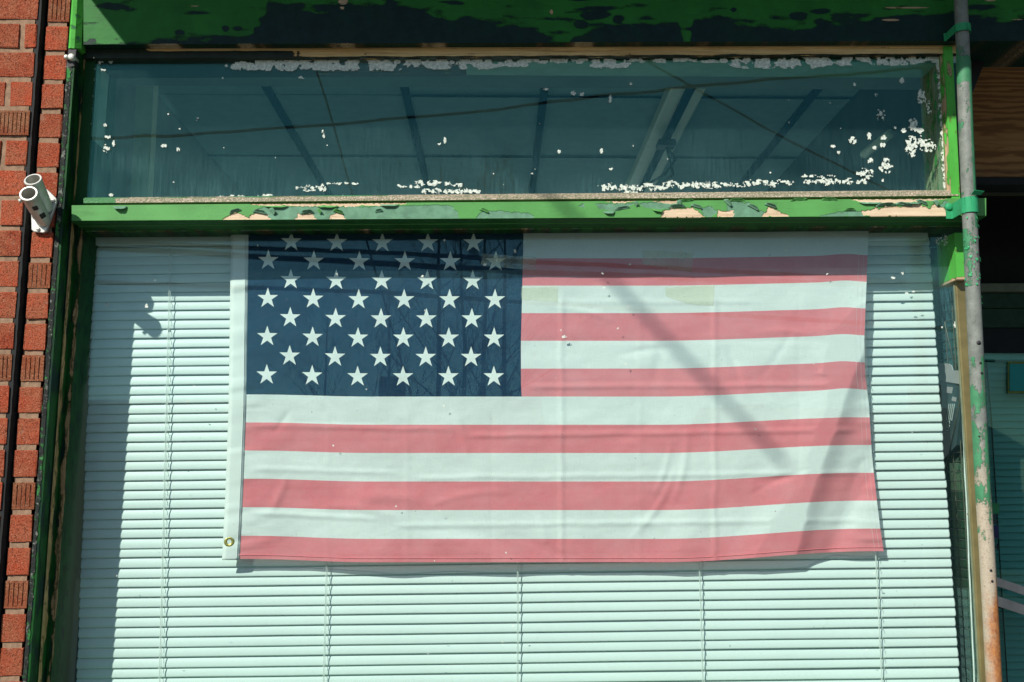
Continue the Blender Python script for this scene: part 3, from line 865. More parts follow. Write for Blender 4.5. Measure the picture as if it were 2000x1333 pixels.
for a in ((235, .92, 26, 9, pi, .008), (460, .52, 24, 7, .3, .005), (507, .45, 28, 8, -.2, .006), (530, .5, 16, 10, -.9, .006), (600, .42, 26, 8, .1, .006), (622, .5, 12, 7, -1, .006), (660, .45, 22, 7, -.3, .006),
          (740, .5, 16, 6, .2, .004), (945, .46, 20, 7, -.4, .004), (1190, .42, 22, 7, pi, .005), (1215, .55, 30, 6, .2, .004), (1240, .8, 10, 8, -1, .005), (1285, .5, 22, 6, pi - .2, .005), (1322, .62, 34, 7, .05, .005), (1325, .85, 10, 8, -.8, .006),
          (1360, .6, 24, 7, -.3, .004), (1420, .8, 20, 8, -.8, .006), (1470, .55, 26, 7, -.5, .005), (1505, .62, 26, 7, -.35, .006), (1660, .38, 22, 6, 0, .004), (1730, .62, 40, 7, .1, .006), (1765, .64, 34, 7, -.1, .005), (1800, .75, 24, 6, -.4, .005), (1826, .72, 14, 8, -.9, .007),
          (760, .9, 36, 5, pi, .004), (640, .85, 40, 5, pi, .004), (540, .88, 44, 5, pi, .004), (1700, .82, 44, 5, pi, .004), (1780, .8, 40, 5, pi, .004), (1340, .98, 30, 4, .1, .003), (1440, .98, 30, 4, 0, .003), (1560, .98, 34, 4, .1, .003), (1620, .98, 30, 4, 0, .003)):
    curl(*a)

# ---- right jamb: green above and just below the rail, torn off further down
def jr_world(i, v):
    a = P(jr(1851, v), v, -0.078); b = P(jr(1871, v), v, -0.078)
    return [back(a, 0.06), back(a, -0.064), Vector((a.x + 0.004, -0.064, a.z)), Vector((a.x + 0.004, -0.078, a.z)), b, back(b, 0.06)][i]
def jr_attr(v, d, i, f):
    n1 = nz(v / 40, d * 70, 4)
    if i in (0, 1): return 0.62 + 0.5 * n1, 0.4
    return (0.25 + 0.45 * n1 + (0.5 if i == 2 and v < 380 else 0) * (0.5 + n1)), 0.15 + 0.3 * n1
sweep('jamb', 6, 90, 392, 150, jr_world, M['peel_lit'], jr_attr, win)
def jr2_world(i, v):
    a = P(jr(1856, v), v, -0.040); b = P(jr(1878, v), v, -0.040)
    return [back(a, 0.06), a, b, back(b, 0.06)][i]
sweep('jamb', 4, 455, 546, 60, jr2_world, M['peel_lit'], lambda v, d, i, f: (0.2 + 0.4 * nz(v / 20, d * 70) + 0.6 * sstep(538, 545, v) , 0.2), win)
# bronze corner strip below
prism('corner_strip', [(1866, 548), (1889, 548), (1912, 1000), (1943, 1500), (1926, 1500), (1896, 1000)], -0.016, 0.0, M['bronze'], win, 0.003)
prism('corner_strip', [(1863, 548), (1866, 548), (1896, 1000), (1926, 1500), (1922, 1500), (1893, 1000)], -0.010, -0.002, M['bar'], win, 0.001)

# ---- glass
YT = -0.055
# stop holding the left edge of the transom glass
prism('transom_stop', [(160, 100), (186, 100), (166, 402), (140, 402)], YT - 0.004, 0.03, M['peel_dark'], win, 0.001)
def glass(name, pix, mat, dustf, y0=0.0, th=0.005, nu=90, nv=30):
    (a, b, c, d) = [P(u, v, y0) for u, v in pix]        # tl tr br bl
    vs, D = [], []
    for j in range(nv + 1):
        for i in range(nu + 1):
            p = a.lerp(b, i / nu).lerp(d.lerp(c, i / nu), j / nv)
            vs.append(p)
            D.append(dustf(*PJ(p)))
    fs = [(j * (nu + 1) + i, (j + 1) * (nu + 1) + i, (j + 1) * (nu + 1) + i + 1, j * (nu + 1) + i + 1) for j in range(nv) for i in range(nu)]
    n0 = len(vs)
    vs += [back(p, y0 + th) for p in (a, b, c, d)]
    D += [0.0] * 4
    fs += [(n0, n0 + 1, n0 + 2, n0 + 3)]
    me = bpy.data.meshes.new(name)
    me.from_pydata([tuple(v) for v in vs], [], fs)
    at = me.attributes.new('dust', 'FLOAT', 'POINT'); at.data.foreach_set('value', D)
    me.materials.append(mat); me.materials.append(M['glass_inner'])
    me.polygons[-1].material_index = 1
    me.update()
    return link(name, me, None, win)
def d_tr(u, v):
    n1 = nz(u / 160, v / 60, 2)
    g = 0.25 + 0.75 * sstep(200, 380, v) + 0.35 * sstep(330, 385, v)
    g += 0.35 * sstep(420, 190, u)
    return max(0, g * (0.75 + 0.6 * n1))
tg = glass('transom_glass', [(158, 104), (1866, 98), (1866, 392), (140, 400)], M['glass_transom'], d_tr, YT)
def d_dp(u, v):
    g = 0.10 + 0.55 * math.exp(-((v - 560) / 60) ** 2) * sstep(600, 760, u) * (1 if u < 1020 or u > 1580 else .35)
    g += 0.6 * sstep(1700, 1840, u) * sstep(800, 600, v) + 0.4 * math.exp(-((v - 520) / 40) ** 2) * sstep(1600, 1680, u)
    return max(0, g * (0.8 + 0.9 * nz(u / 50, v / 40, 3)))
dg = glass('display_glass', [(140, 440), (1886, 436), (1945, 1500), (86, 1500)], M['glass_display'], d_dp)

# ---- old white paint left on the transom glass, in ragged flakes
def flakes(name, blobs, y, parent, step=2.0, seed=0.0, fs_=5.0):
    H = {}
    vs, fs = [], []
    def vert(i, j):
        if (i, j) not in H:
            r = random.Random((i * 73856093) ^ (j * 19349663))
            H[(i, j)] = len(vs)
            vs.append(P(i * step + r.uniform(-.35, .35) * step, j * step + r.uniform(-.35, .35) * step, y - 0.0004 * r.random()))
        return H[(i, j)]
    done = set()
    for (cu, cv, ru, rv, k) in blobs:
        for i in range(int((cu - ru) / step) - 1, int((cu + ru) / step) + 2):
            for j in range(int((cv - rv) / step) - 1, int((cv + rv) / step) + 2):
                if (i, j) in done: continue
                u, v = (i + .5) * step, (j + .5) * step
                e = ((u - cu) / ru) ** 2 + ((v - cv) / rv) ** 2
                if e > 1: continue
                if nz(u / fs_, v / fs_, seed, 5) * 1.25 + k * 0.8 - e * 0.5 > 0.0:
                    done.add((i, j))
                    fs.append((vert(i, j), vert(i + 1, j), vert(i + 1, j + 1), vert(i, j + 1)))
    o = mk(name, vs, fs, M['flake'], parent)
    o['kind'] = 'stuff'
    return o
BL = []
for u0, u1, v, h, k in ((478, 560, 129, 9, .25), (520, 760, 127, 12, .5), (700, 940, 126, 10, .42), (960, 1010, 126, 5, .2), (1020, 1200, 120, 5, .22), (1185, 1200, 127, 7, .35),
                        (1210, 1330, 119, 4, .12), (1330, 1430, 119, 5, .15), (1460, 1580, 124, 10, .42), (1590, 1640, 120, 9, .28), (1640, 1780, 115, 6, .34), (1735, 1755, 122, 7, .3), (1795, 1840, 115, 9, .5)):
    n = max(1, int((u1 - u0) / 40))
    for q in range(n + 1): BL.append((lerp(u0, u1, q / max(1, n)), v + 2 * nz(q, u0), 30, h, k))
TOPB = BL
BL = []
for q in range(26): BL.append((jr(1848 - 3, 120 + 10 * q), 120 + 10 * q, 7 + 3 * nz(q * .7, 1), 9, .42))
BL += [(1800, 190, 9, 16, .35), (1815, 210, 6, 14, .3), (1783, 245, 10, 14, .5), (1797, 255, 7, 7, .5), (1780, 286, 13, 22, .45), (1800, 280, 8, 16, .4), (1815, 285, 14, 13, .3), (1765, 255, 5, 5, .6), (1762, 158, 5, 6, .7), (1712, 185, 3, 4, .8), (1700, 315, 6, 6, .5),
       (1665, 275, 8, 8, .3), (1698, 266, 4, 8, .6), (1726, 270, 6, 6, .4), (1724, 283, 5, 6, .5), (1708, 289, 4, 4, .8), (1627, 286, 5, 3, .9), (1720, 225, 10, 12, .15), (1669, 165, 3, 3, .8), (1638, 298, 3, 3, .8), (1730, 326, 14, 14, .32), (1690, 340, 18, 12, .3), (1682, 355, 14, 6, .4), (1731, 313, 6, 5, .5), (1725, 353, 3, 3, .6), (1748, 250, 3, 3, .8)]
for u0, u1, v, h, k in ((1178, 1290, 366, 9, .34), (1225, 1245, 376, 7, .4), (1298, 1400, 362, 9, .38), (1407, 1460, 361, 7, .32), (1465, 1540, 358, 8, .36), (1580, 1660, 355, 7, .34), (1575, 1620, 344, 4, .25),
                        (430, 440, 386, 4, .4), (455, 470, 385, 5, .5), (515, 520, 382, 4, .4), (655, 692, 385, 4, .45), (583, 600, 368, 5, .25), (600, 630, 368, 8, .25), (640, 690, 359, 3, .3), (785, 810, 363, 5, .35), (820, 845, 358, 8, .5), (855, 870, 359, 5, .5), (832, 870, 374, 7, .4), (880, 915, 374, 6, .4), (925, 930, 374, 4, .5), (893, 897, 361, 4, .4)):
    n = max(1, int((u1 - u0) / 14))
    for q in range(n + 1): BL.append((lerp(u0, u1, q / max(1, n)), v + 3 * nz(q * 1.3, u0), 12, h * (0.8 + 0.5 * nz(q * .9, u0, 3)), k * (0.75 + 0.9 * nz(q * .6, u0, 8))))
BL += [(867, 275, 5, 7, .5), (858, 279, 3, 4, .6), (1120, 182, 5, 5, .5), (1136, 183, 5, 5, .5), (1191, 193, 4, 8, .4), (1066, 174, 5, 3, .7), (1232, 164, 2.5, 3, .9), (1175, 295, 3, 5, .8), (1092, 296, 3, 4, .8), (1193, 330, 4, 3, .8), (1040, 339, 4, 2, .8), (1503, 338, 3, 3, .8),
       (196, 122, 6, 4, .4), (216, 121, 4, 3, .5), (202, 137, 7, 3, .3), (205, 245, 4, 3, .7), (210, 268, 7, 3, .3), (207, 290, 7, 8, .25), (222, 280, 3, 6, .5), (330, 221, 4, 4, .5), (320, 286, 6, 4, .5), (348, 292, 3, 6, .5), (351, 252, 2, 2, .9), (386, 231, 2, 2, .9), (588, 153, 6, 4, .3), (436, 152, 3, 5, .3), (632, 262, 4, 10, .25), (218, 381, 5, 3, .6)]
for q in range(24): BL.append((183 - 0.072 * (120 + 11 * q - 120), 122 + 11 * q, 3.5, 8, .12))
for q in range(18): BL.append((random.uniform(230, 1780), 150 + 215 * random.random() ** .6, 1.1, 1.1, .9))
flakes('paint_flakes', BL, YT - 0.0012, tg, step=1.5, fs_=7.0)
flakes('paint_flakes', [(a, b, c * 1.3, d, e + .12) for a, b, c, d, e in TOPB], YT - 0.0012, tg, step=1.6, seed=9.0, fs_=20.0)
# a little old paint on the right edge of the display glass, and chips stuck on it
DL = [(1862, 520, 8, 22, .4), (1858, 480, 8, 12, .35), (1868, 560, 6, 26, .3), (1852, 470, 26, 12, .12), (1868, 634, 6, 8, .6), (1745, 543, 4, 3, .7), (1763, 534, 2.5, 3, .8), (1102, 658, 5, 3, .5), (1841, 640, 3, 2, .8), (1784, 570, 3, 2, .8), (1771, 573, 3, 2, .9),
      (1230, 517, 2.2, 2.2, .9), (1282, 500, 2.2, 2.2, .9), (1330, 492, 2.2, 2.2, .9), (1177, 534, 2, 2, .9), (1206, 641, 2, 2, .9), (1536, 490, 2, 2, .9), (1180, 562, 2, 2, .9), (208, 595, 2.5, 4, .8), (286, 598, 3, 4, .8), (825, 540, 3, 3, .7), (947, 517, 4, 3, .5), (1005, 492, 4, 4, .4), (970, 508, 2, 2, .9), (868, 470, 2, 2, .9)]
for q in range(40): DL.append((random.uniform(180, 1830), random.uniform(470, 1330), 1.5, 1.5, .7))
flakes('paint_flakes', DL, -0.0012, dg, step=1.6, seed=4.0, fs_=4.0)

# ---- inner linings of the two openings
hd = P(1000, 117, YT).z
xl, xr_ = P(187, 250, YT).x, P(1843, 250, YT).x
zb = P(1000, 392, YT).z
box('inner_lining', (xl - 0.05, YT + 0.011, hd), (xr_ + 0.05, 0.045, hd + 0.03), M['tealframe'], win, 0.003)
vs = [P(158, 120, YT), P(187, 120, YT), P(167, 395, YT), P(140, 395, YT)]
vs = [back(p, YT + 0.011) for p in vs] + [back(p, 0.03) for p in vs]
mk('inner_lining', vs, [(0, 1, 2, 3), (7, 6, 5, 4), (0, 4, 5, 1), (1, 5, 6, 2), (2, 6, 7, 3), (3, 7, 4, 0)], M['tealframe'], win)
vs = [P(1845, 120, YT), P(1875, 120, YT), P(1875, 395, YT), P(1855, 395, YT)]
vs = [back(p, YT + 0.011) for p in vs] + [back(p, 0.05) for p in vs]
mk('inner_lining', vs, [(0, 1, 2, 3), (7, 6, 5, 4), (0, 4, 5, 1), (1, 5, 6, 2), (2, 6, 7, 3), (3, 7, 4, 0)], M['dkgreen'], win)
zr = P(1000, 440, 0.0).z
box('inner_lining', (xl - 0.05, 0.055, zr - 0.005), (xr_ + 0.05, 0.09, zb - 0.012), M['dkgreen'], win, 0.002)
# sill and stall riser below the picture
zs = P(1000, 1480, 0.0).z
box('window_sill', (-1.2, -0.13, zs - 0.07), (1.16, 0.12, zs), M['peel'], win, 0.005)
box('stall_riser', (-1.2, -0.08, 0.004), (1.16, 0.05, zs - 0.071), M['dkgreen'], win)
# wall above
struct(box('upper_wall', (-3.0, 0.0, P(1000, -95, -0.05).z + 0.02), (3.5, 0.25, 3.45), M['plaster']))  # top kept low so the sun reaches the added ground behind

# ---- canopy over the front, above the picture: its shade lies on the fascia and the top of the transom
can = thing('shop_canopy', (0.9, -0.3, 3.0), 'flat wooden canopy over the shop front shading its top', 'canopy')
box('canopy_deck', (-1.222, -0.63, 3.02), (3.5, -0.004, 3.12), M['dkgreen'], can)
box('canopy_edge', (-1.222, -0.655, 3.0), (3.5, -0.631, 3.16), M['peel'], can, 0.004)

# ================================================================== VENETIAN BLIND
YB = 0.052
bl = thing('venetian_blind', P(1000, 1500, YB), 'white horizontal slat blind hanging behind the flag in the main window', 'blind')
zi0 = P(400, 570, YB).z
zi40 = P(400, 1321.3, YB).z
zp = (zi0 - zi40) / 40.0
def slat_obj(k, parent, mat, ytilt):
    zc0 = zi0 - k * zp + zp * 0.5               # middle of the slat that ends at line k
    v = PJ((-0.7, YB, zc0))[1]
    rs = random.Random(k * 31 + 5)
    uL = 184.5 - 35 * (v - 470) / 863; uR = 1813 + 60 * (v - 470) / 863
    jv = rs.uniform(-1.0, 1.0); jr2 = rs.uniform(-1.3, 1.3)
    pL = P(uL + rs.uniform(-1, 1), v + 0.0132 * (400 - uL) + jv, YB); pR = P(uR + rs.uniform(-1, 1), v + 0.0132 * (400 - uR) + jr2, YB)
    th = radians(ytilt + rs.uniform(-2.2, 2.2)); thR = radians(ytilt - 3.5 + rs.uniform(-3, 3))
    w = zp * 1.115
    nx, ns = 26, 8
    vs = []
    FX = [0.0, 0.0012] + [i / nx for i in range(1, nx)] + [0.9988, 1.0]
    nx = len(FX) - 1
    for i, f in enumerate(FX):
        c = pL.lerp(pR, f)
        c.z += 0.0007 * nz(f * 6, k * 1.7) + (0.0008 * nz(f * 2, k * 3.1))
        a = lerp(th, thR, f)
        for j in range(ns + 1):
            s = j / ns - 0.5
            crown = 0.0021 * (1 - 4 * s * s)
            # s = -0.5 upper inner edge, +0.5 lower outer edge
            dy = -cos(a) * s * w - sin(a) * crown
            dz = -sin(a) * s * w + cos(a) * crown * 0.3
            xx = 0.0
            if i in (0, nx):
                e = 1 if i == 0 else -1
                xx = e * 0.0022 * (abs(2 * s) ** 6)
            vs.append((c.x + xx, c.y + dy, c.z + dz))
    n = ns + 1
    fs = [(i * n + j, (i + 1) * n + j, (i + 1) * n + j + 1, i * n + j + 1) for i in range(nx) for j in range(ns)]
    o = mk('slat', vs, fs, mat, parent, smooth=True, fix=False)
    m = o.modifiers.new('thickness', 'SOLIDIFY'); m.thickness = 0.0005; m.offset = 0
    return o
for k in range(-4, 49): slat_obj(k, bl, M['slat'], 78)
# head rail
vs = []
for (u, v) in ((186, 459), (1813, 449)):
    p = P(u, v, YB - 0.018); q = P(u, v + 20, YB - 0.018)
    vs += [p, q, back(q, YB + 0.02), back(p, YB + 0.02)]
mk('head_rail', vs, [(0, 1, 2, 3), (7, 6, 5, 4), (0, 4, 5, 1), (1, 5, 6, 2), (2, 6, 7, 3), (3, 7, 4, 0)], M['slat'], bl, bevel=0.002)
# ladder cords: a front string with a rung under every slat
for (uT, uB) in ((333, 311), (655, 631), (1012, 1010), (1347, 1372), (1680, 1722)):
    parts = []
    pts = []
    for q in range(60):
        v = 472 + (1480 - 472) * q / 59
        u = lerp(uT, uB, (v - 470) / 863)
        pts.append(P(u + 0.5 * nz(q * .8, uT), v, YB - 0.0155))
    parts.append(tube_vf(pts, 0.00085, 5))
    parts.append(tube_vf([p + Vector((0.0026, 0.002, 0)) for p in pts], 0.0006, 5))
    for k in range(-4, 48):
        zc = zi0 - k * zp
        v = PJ((0, YB, zc))[1]
        u = lerp(uT, uB, (v - 470) / 863)
        p = P(u, v + 0.0132 * (400 - u), YB)
        parts.append(tube_vf([(p.x + 0.001, YB - 0.0145, p.z - 0.004), (p.x + 0.0035, YB - 0.010, p.z - 0.001), (p.x + 0.004, YB + 0.004, p.z + 0.002)], 0.0006, 4))
    mk('ladder_cord', *merge(parts), M['cord'], bl, smooth=True)

# ================================================================== FLAG
fl = thing('flag', P(1080, 1098, 0.016), 'faded stars and stripes flag taped flat inside the window over the blind', 'flag')
def v_row(k, s):
    mid = 505 + 53.2 * (k - 2) + 0.16 * (k - 2) ** 2
    if k > 12: mid = 505 + 532 + 16 + (k - 12) * 45.5
    left = -4 - 0.4 * (k - 7) if k > 3 else -2.4
    right = -5 - 1.5 * max(0, k - 2)
    wl = sstep(0.20, 0.02, s); wr = sstep(0.66, 0.98, s)
    hump = -3.5 * math.exp(-((s - 0.965) / 0.03) ** 2) if k < 8 else 0
    return mid + left * wl + right * wr + hump * sstep(1.0, 2.0, k)
def u_col(k, s):
    f = k / 13.0
    uL = pl(f, [(0, 484), (0.2, 482.5), (0.57, 479), (0.8, 473), (1, 466)])
    uR = pl(f, [(0, 1697), (.1, 1696), (.25, 1692), (.4, 1688), (.5, 1690), (.58, 1697), (.72, 1703), (.85, 1713), (1, 1726)])
    # columns of the print stay almost straight over the canton
    return lerp(uL, uR, s)
RIDGE = [  # diagonal drapes at the fly end: (u0, v0, u1, v1, width left, width right, depth)
    (1708, 560, 1530, 1110, 120, 34, 0.024),
    (1690, 520, 1440, 1110, 70, 70, -0.007),
    (1700, 590, 1640, 700, 20, 18, 0.006),
    (1712, 860, 1610, 1110, 24, 30, -0.007),
    (1400, 850, 1330, 1110, 60, 60, 0.004),
    (700, 940, 760, 1110, 40, 45, 0.006),
    (560, 850, 600, 1110, 40, 60, -0.004),
    (860, 1040, 1000, 1110, 60, 50, 0.005),
]
CREASE_V = [(1097, 560, 1110, .0018), (1396, 560, 1110, .0018), (795, 780, 1110, .0007), (960, 780, 1110, -.0006), (1250, 560, 1110, .0006), (1560, 560, 1110, -.0006), (640, 780, 1110, .0005)]
CREASE_H = [(590, 1020, 1500, .0011, 0), (754, 1020, 1690, .0024, -.006), (835, 478, 900, .0022, .022), (846, 900, 1700, .0024, -.016), (920, 478, 800, .0020, .03), (929, 800, 1700, .0022, -.012), (1008, 478, 760, .0024, .05), (1022, 760, 1700, .0020, -.012), (665, 1020, 1600, -.0010, 0)]
_rw = random.Random(21)
WRINK = []
for _q in range(26):
    _u, _v = _rw.uniform(520, 1640), _rw.uniform(800, 1080) if _q < 18 else _rw.uniform(600, 760)
    if _v < 790 and _u < 1040: _u = _rw.uniform(1060, 1600)
    _a = _rw.choice((_rw.uniform(-.5, .5), _rw.uniform(.9, 2.2)))
    _L = _rw.uniform(30, 95)
    WRINK.append((_u, _v, cos(_a), sin(_a), _L, _rw.uniform(6, 13), _rw.uniform(.0010, .0026) * _rw.choice((1, 1, -1))))
def flag_y(u, v):
    y = 0.0165 + 0.0028 * nz(u / 330, v / 260, 1.5, 2) + 0.0022 * nz(u / 120, v / 90, 7.7, 2) + 0.0007 * nz(u / 45, v / 30, 3.1, 3)
    y += 0.010 * sstep(1430, 1600, u) * sstep(560, 760, v)
    for (a, b, c, d, wl, wr, h) in RIDGE:
        t = (v - b) / (d - b)
        if t < -0.15 or t > 1.3: continue
        uc = lerp(a, c, t)
        e = u - uc
        w = wl if e < 0 else wr
        y -= h * math.exp(-(e / w) ** 2) * sstep(-0.12, 0.25, t)
    for (wu, wv, ca, sa, L, ww, h) in WRINK:
        a_ = (u - wu) * ca + (v - wv) * sa
        if abs(a_) > L: continue
        b_ = -(u - wu) * sa + (v - wv) * ca - 0.0016 * a_ * a_
        if abs(b_) > ww * 2.5: continue
        y -= h * math.exp(-(b_ / ww) ** 2) * (1 - (a_ / L) ** 2)
    y -= 0.0011 * sin(v / 5.2 + 2 * nz(v / 30, 4)) * sstep(1655, 1700, u) * (0.4 + abs(nz(v / 45, 9)) * 1.6)
    y -= 0.0009 * sin(v / 7.5 + u / 22 + 3 * nz(v / 40, 2)) * sstep(560, 482, u) * (0.3 + abs(nz(v / 60, 5)) * 1.8)
    for (uc, v0, v1, h) in CREASE_V:
        e = abs(u - uc - 3 * nz(v / 60, uc))
        if e < 9: y -= h * (1 - e / 9) * sstep(v0, v0 + 40, v)
    for (vc, u0, u1, h, sl) in CREASE_H:
        e = abs(v - vc - sl * (u - 0.5 * (u0 + u1)) - 2 * nz(u / 90, vc))
        if e < 8: y -= h * (1 - e / 8) * sstep(u0, u0 + 40, u) * sstep(u1 + 1, u1 - 60, u)
    return max(0.0070, min(0.0335, y))
NX, NY = 460, 250
vs, uvs = [], []
for j in range(NY + 1):
    k = 13.0 * j / NY
    for i in range(NX + 1):
        s = i / NX
        u, v = u_col(k, s), v_row(k, s)
        y = flag_y(u, v)
        vs.append(P(u, v, y)); uvs.append((s, k))
fs = [(j * (NX + 1) + i, (j + 1) * (NX + 1) + i, (j + 1) * (NX + 1) + i + 1, j * (NX + 1) + i + 1) for j in range(NY) for i in range(NX)]
me = bpy.data.meshes.new('cloth')
me.from_pydata([tuple(v) for v in vs], [], fs)
ul = me.uv_layers.new(name='UVMap')
ul.data.foreach_set('uv', [c for l in me.loops for c in uvs[l.vertex_index]])
me.materials.append(M['flag'])
me.update()
cloth = link('cloth', me, None, fl, smooth=True)
def strip_on_flag(name, path, w, mat, lift, parent, n=120, amp=0.0):
    """a sewn edge lying on the cloth: path(t) -> (u, v); w px wide along the given direction"""
    vs, fs = [], []
    for q in range(n + 1):
        (u, v), (du, dv) = path(q / n)
        for s in (0, .25, .75, 1):
            uu, vv = u + du * w * s, v + dv * w * s
            y = flag_y(uu, vv) - lift * (1 if 0 < s < 1 else 0.25) - amp * nz(q * .9, s * 3)
            vs.append(P(uu, vv, y))
    for q in range(n):
        for s in range(3): fs.append((q * 4 + s, q * 4 + 4 + s, q * 4 + 5 + s, q * 4 + 1 + s))
    return mk(name, vs, fs, mat, parent, smooth=True, solid=0.0004)
# canvas header with its stitch line
def hdr(t):
    k = t * 13.05
    return ((u_col(min(k, 13), 0) + 2, v_row(k, 0)), (-1, 0.0))
hd_o = strip_on_flag('header', hdr, 34.5, M['canvas'], 0.0012, fl, 140, 0.0004)
def hst(t):
    k = 13 * t
    return ((u_col(k, 0) - 3, v_row(k, 0)), (-1, 0))
strip_on_flag('stitch_line', hst, 1.6, M['stitch'], 0.0021, hd_o, 140, 0.0005)
# rolled hems at the fly end and along the bottom use the cloth's own print, a little raised
def hem(name, pts, n=160):
    pass
gp = P(447.5, 1058.5, flag_y(447, 1058) - 0.0026)
vs, fs = [], []
for q in range(28):
    a = 2 * pi * q / 28
    for r, dy in ((10.2, 0.0012), (9.0, -0.0004), (6.5, -0.0006), (4.6, 0.0002), (4.2, 0.0016)):
        vs.append(gp + Vector((cos(a) * r / 827, dy, sin(a) * r / 827)))
for q in range(28):
    for s in range(4): fs.append((q * 5 + s, q * 5 + s + 1, ((q + 1) % 28) * 5 + s + 1, ((q + 1) % 28) * 5 + s))
mk('grommet', vs, fs, M['brass'], fl, smooth=True)
# fly hem: two rows of puckered stitches
for off in (8, 17):
    prt = []
    for q in range(150):
        k = 0.9 + 12.0 * q / 150
        u = u_col(k, 1.0) - off; v = v_row(k, 1.0 - off / 1230)
        p = P(u, v, flag_y(u, v) - 0.0007)
        prt.append(tube_vf([p + Vector((0, 0, 0.0014)), p + Vector((0.0002, -0.0003, 0)), p + Vector((0, 0, -0.0014))], 0.00035, 4))
    mk('hem_stitch', *merge(prt), M['stitch'], fl)
# bottom hem ridge
pts = []
for q in range(160):
    s = q / 159
    u, v = u_col(12.83, s), v_row(12.83, s)
    pts.append(P(u, v, flag_y(u, v) - 0.0004))
M['hemred'] = m_plain('hem_red', (0.70, 0.18, 0.21), 0.85, 0, 0.06)
tube('bottom_hem', pts, 0.0009, M['hemred'], fl, 6)

# ---- clear tape holding the flag
for (quad, label) in (
    ([(941, 496), (1047, 503), (1046, 530), (940, 518)], 'clear tape strip across the right edge of the starry blue field'),
    ([(1256, 489), (1354, 494), (1351, 532), (1253, 516)], 'wrinkled clear tape strip on the upper red stripe near the middle'),
    ([(1018, 561), (1090, 560), (1089, 590), (1018, 585)], 'yellowed clear tape strip just right of the blue field on white stripe'),
    ([(1299, 561), (1396, 557), (1393, 597), (1338, 589), (1300, 578)], 'curled tape strip on a white stripe below the wrinkled tape')):
    n = 14
    q = quad if len(quad) == 4 else [quad[0], quad[1], quad[2], quad[4]]
    vs, fs = [], []
    for j in range(n + 1):
        for i in range(n + 1):
            a = i / n; b = j / n
            u = lerp(lerp(q[0][0], q[1][0], a), lerp(q[3][0], q[2][0], a), b); v = lerp(lerp(q[0][1], q[1][1], a), lerp(q[3][1], q[2][1], a), b)
            if len(quad) == 5: v += 6 * sin(pi * a) * b
            u += 1.5 * nz(b * 3, q[0][0]) * (a if a > .5 else 1 - a); v += 1.2 * nz(a * 4, q[0][1])
            vs.append(P(u, v, flag_y(u, v) - 0.0012 - 0.0009 * abs(nz(a * 5, b * 4, q[0][0]))))
    for j in range(n):
        for i in range(n): fs.append((j * (n + 1) + i, (j + 1) * (n + 1) + i, (j + 1) * (n + 1) + i + 1, j * (n + 1) + i + 1))
    tag(mk('tape_strip', vs, fs, M['tape'], None, smooth=True), label, 'tape', 'tape strips holding the flag')

# ================================================================== FLAGPOLE HOLDER
yb = Y_COL - 0.004
fh = thing('flagpole_holder', P(84, 420, yb), 'grey cast metal double flagpole holder screwed to the brick wall', 'bracket')
kite = [(84, 366), (92, 370), (110, 388), (110, 396), (90, 452), (84, 455), (66, 453), (61, 449), (60, 404), (64, 390)]
prism('base_plate', kite, yb - 0.006, yb + 0.003, M['zinc'], fh, 0.0018)
def hollow(name, p0, p1, r0, r1, wall_, parent, holes=False):
    ax = (p1 - p0); L = ax.length; t = ax / L
    a = t.orthogonal().normalized(); b = t.cross(a)
    prof = [(0, r0), (L * .55, lerp(r0, r1, .5)), (L - .006, r1 * 0.97), (L - .0045, r1 * 1.03), (L - .0012, r1 * 1.03), (L, r1 * 0.98), (L, r1 - wall_), (L * .35, r1 - wall_), (L * .34, 0.0005)]
    vs, fs = [], []
    n = 36
    for (h, r) in prof:
        for q in range(n):
            g = 2 * pi * q / n
            vs.append(p0 + t * h + (a * cos(g) + b * sin(g)) * r)
    for i in range(len(prof) - 1):
        for q in range(n): fs.append((i * n + q, i * n + (q + 1) % n, (i + 1) * n + (q + 1) % n, (i + 1) * n + q))
    return mk(name, vs, fs, M['zinc'], parent, smooth=True)
b0 = P(86, 432, yb - 0.004)
o1 = P(55.5, 378, -0.212)
o2 = P(64, 350.5, -0.186)
b2 = P(90, 408, yb - 0.006)
t1 = hollow('pole_tube', b0, o1, 0.0165, 0.0192, 0.0035, fh)
t2 = hollow('pole_tube', b2, o2, 0.0165, 0.0192, 0.0035, fh)
for o in (t1, t2):
    m = o.modifiers.new('edge', 'EDGE_SPLIT'); m.split_angle = radians(50)
# square drain openings in the lower tube, thumb screw, plate screws
ax = (o1 - b0).normalized()
side = Vector((0, 0, 1)).cross(ax).normalized()
toC = (CAM - b0); toC = (toC - ax * toC.dot(ax)).normalized()
sd = ax.cross(toC).normalized()
for (h, w, l, sft) in ((0.040, 0.0062, 0.0085, 0.2), (0.074, 0.0056, 0.0068, -0.15)):
    d = (toC * cos(sft) + sd * sin(sft)).normalized(); e = ax.cross(d).normalized()
    R = lerp(0.0165, 0.0192, h / (o1 - b0).length) + 0.0004
    c = b0 + ax * h + d * R * 0.93
    vs = [c + e * (sx * w) + ax * (sz * l) + d * dd for dd in (0.0016, -0.006) for sx, sz in ((-1, -.7), (-.7, -1), (.7, -1), (1, -.7), (1, .7), (.7, 1), (-.7, 1), (-1, .7))]
    mk('drain_slot', vs, [tuple(range(8)), tuple(range(15, 7, -1))] + [(i, 8 + i, 8 + (i + 1) % 8, (i + 1) % 8) for i in range(8)], M['dark'], t1)
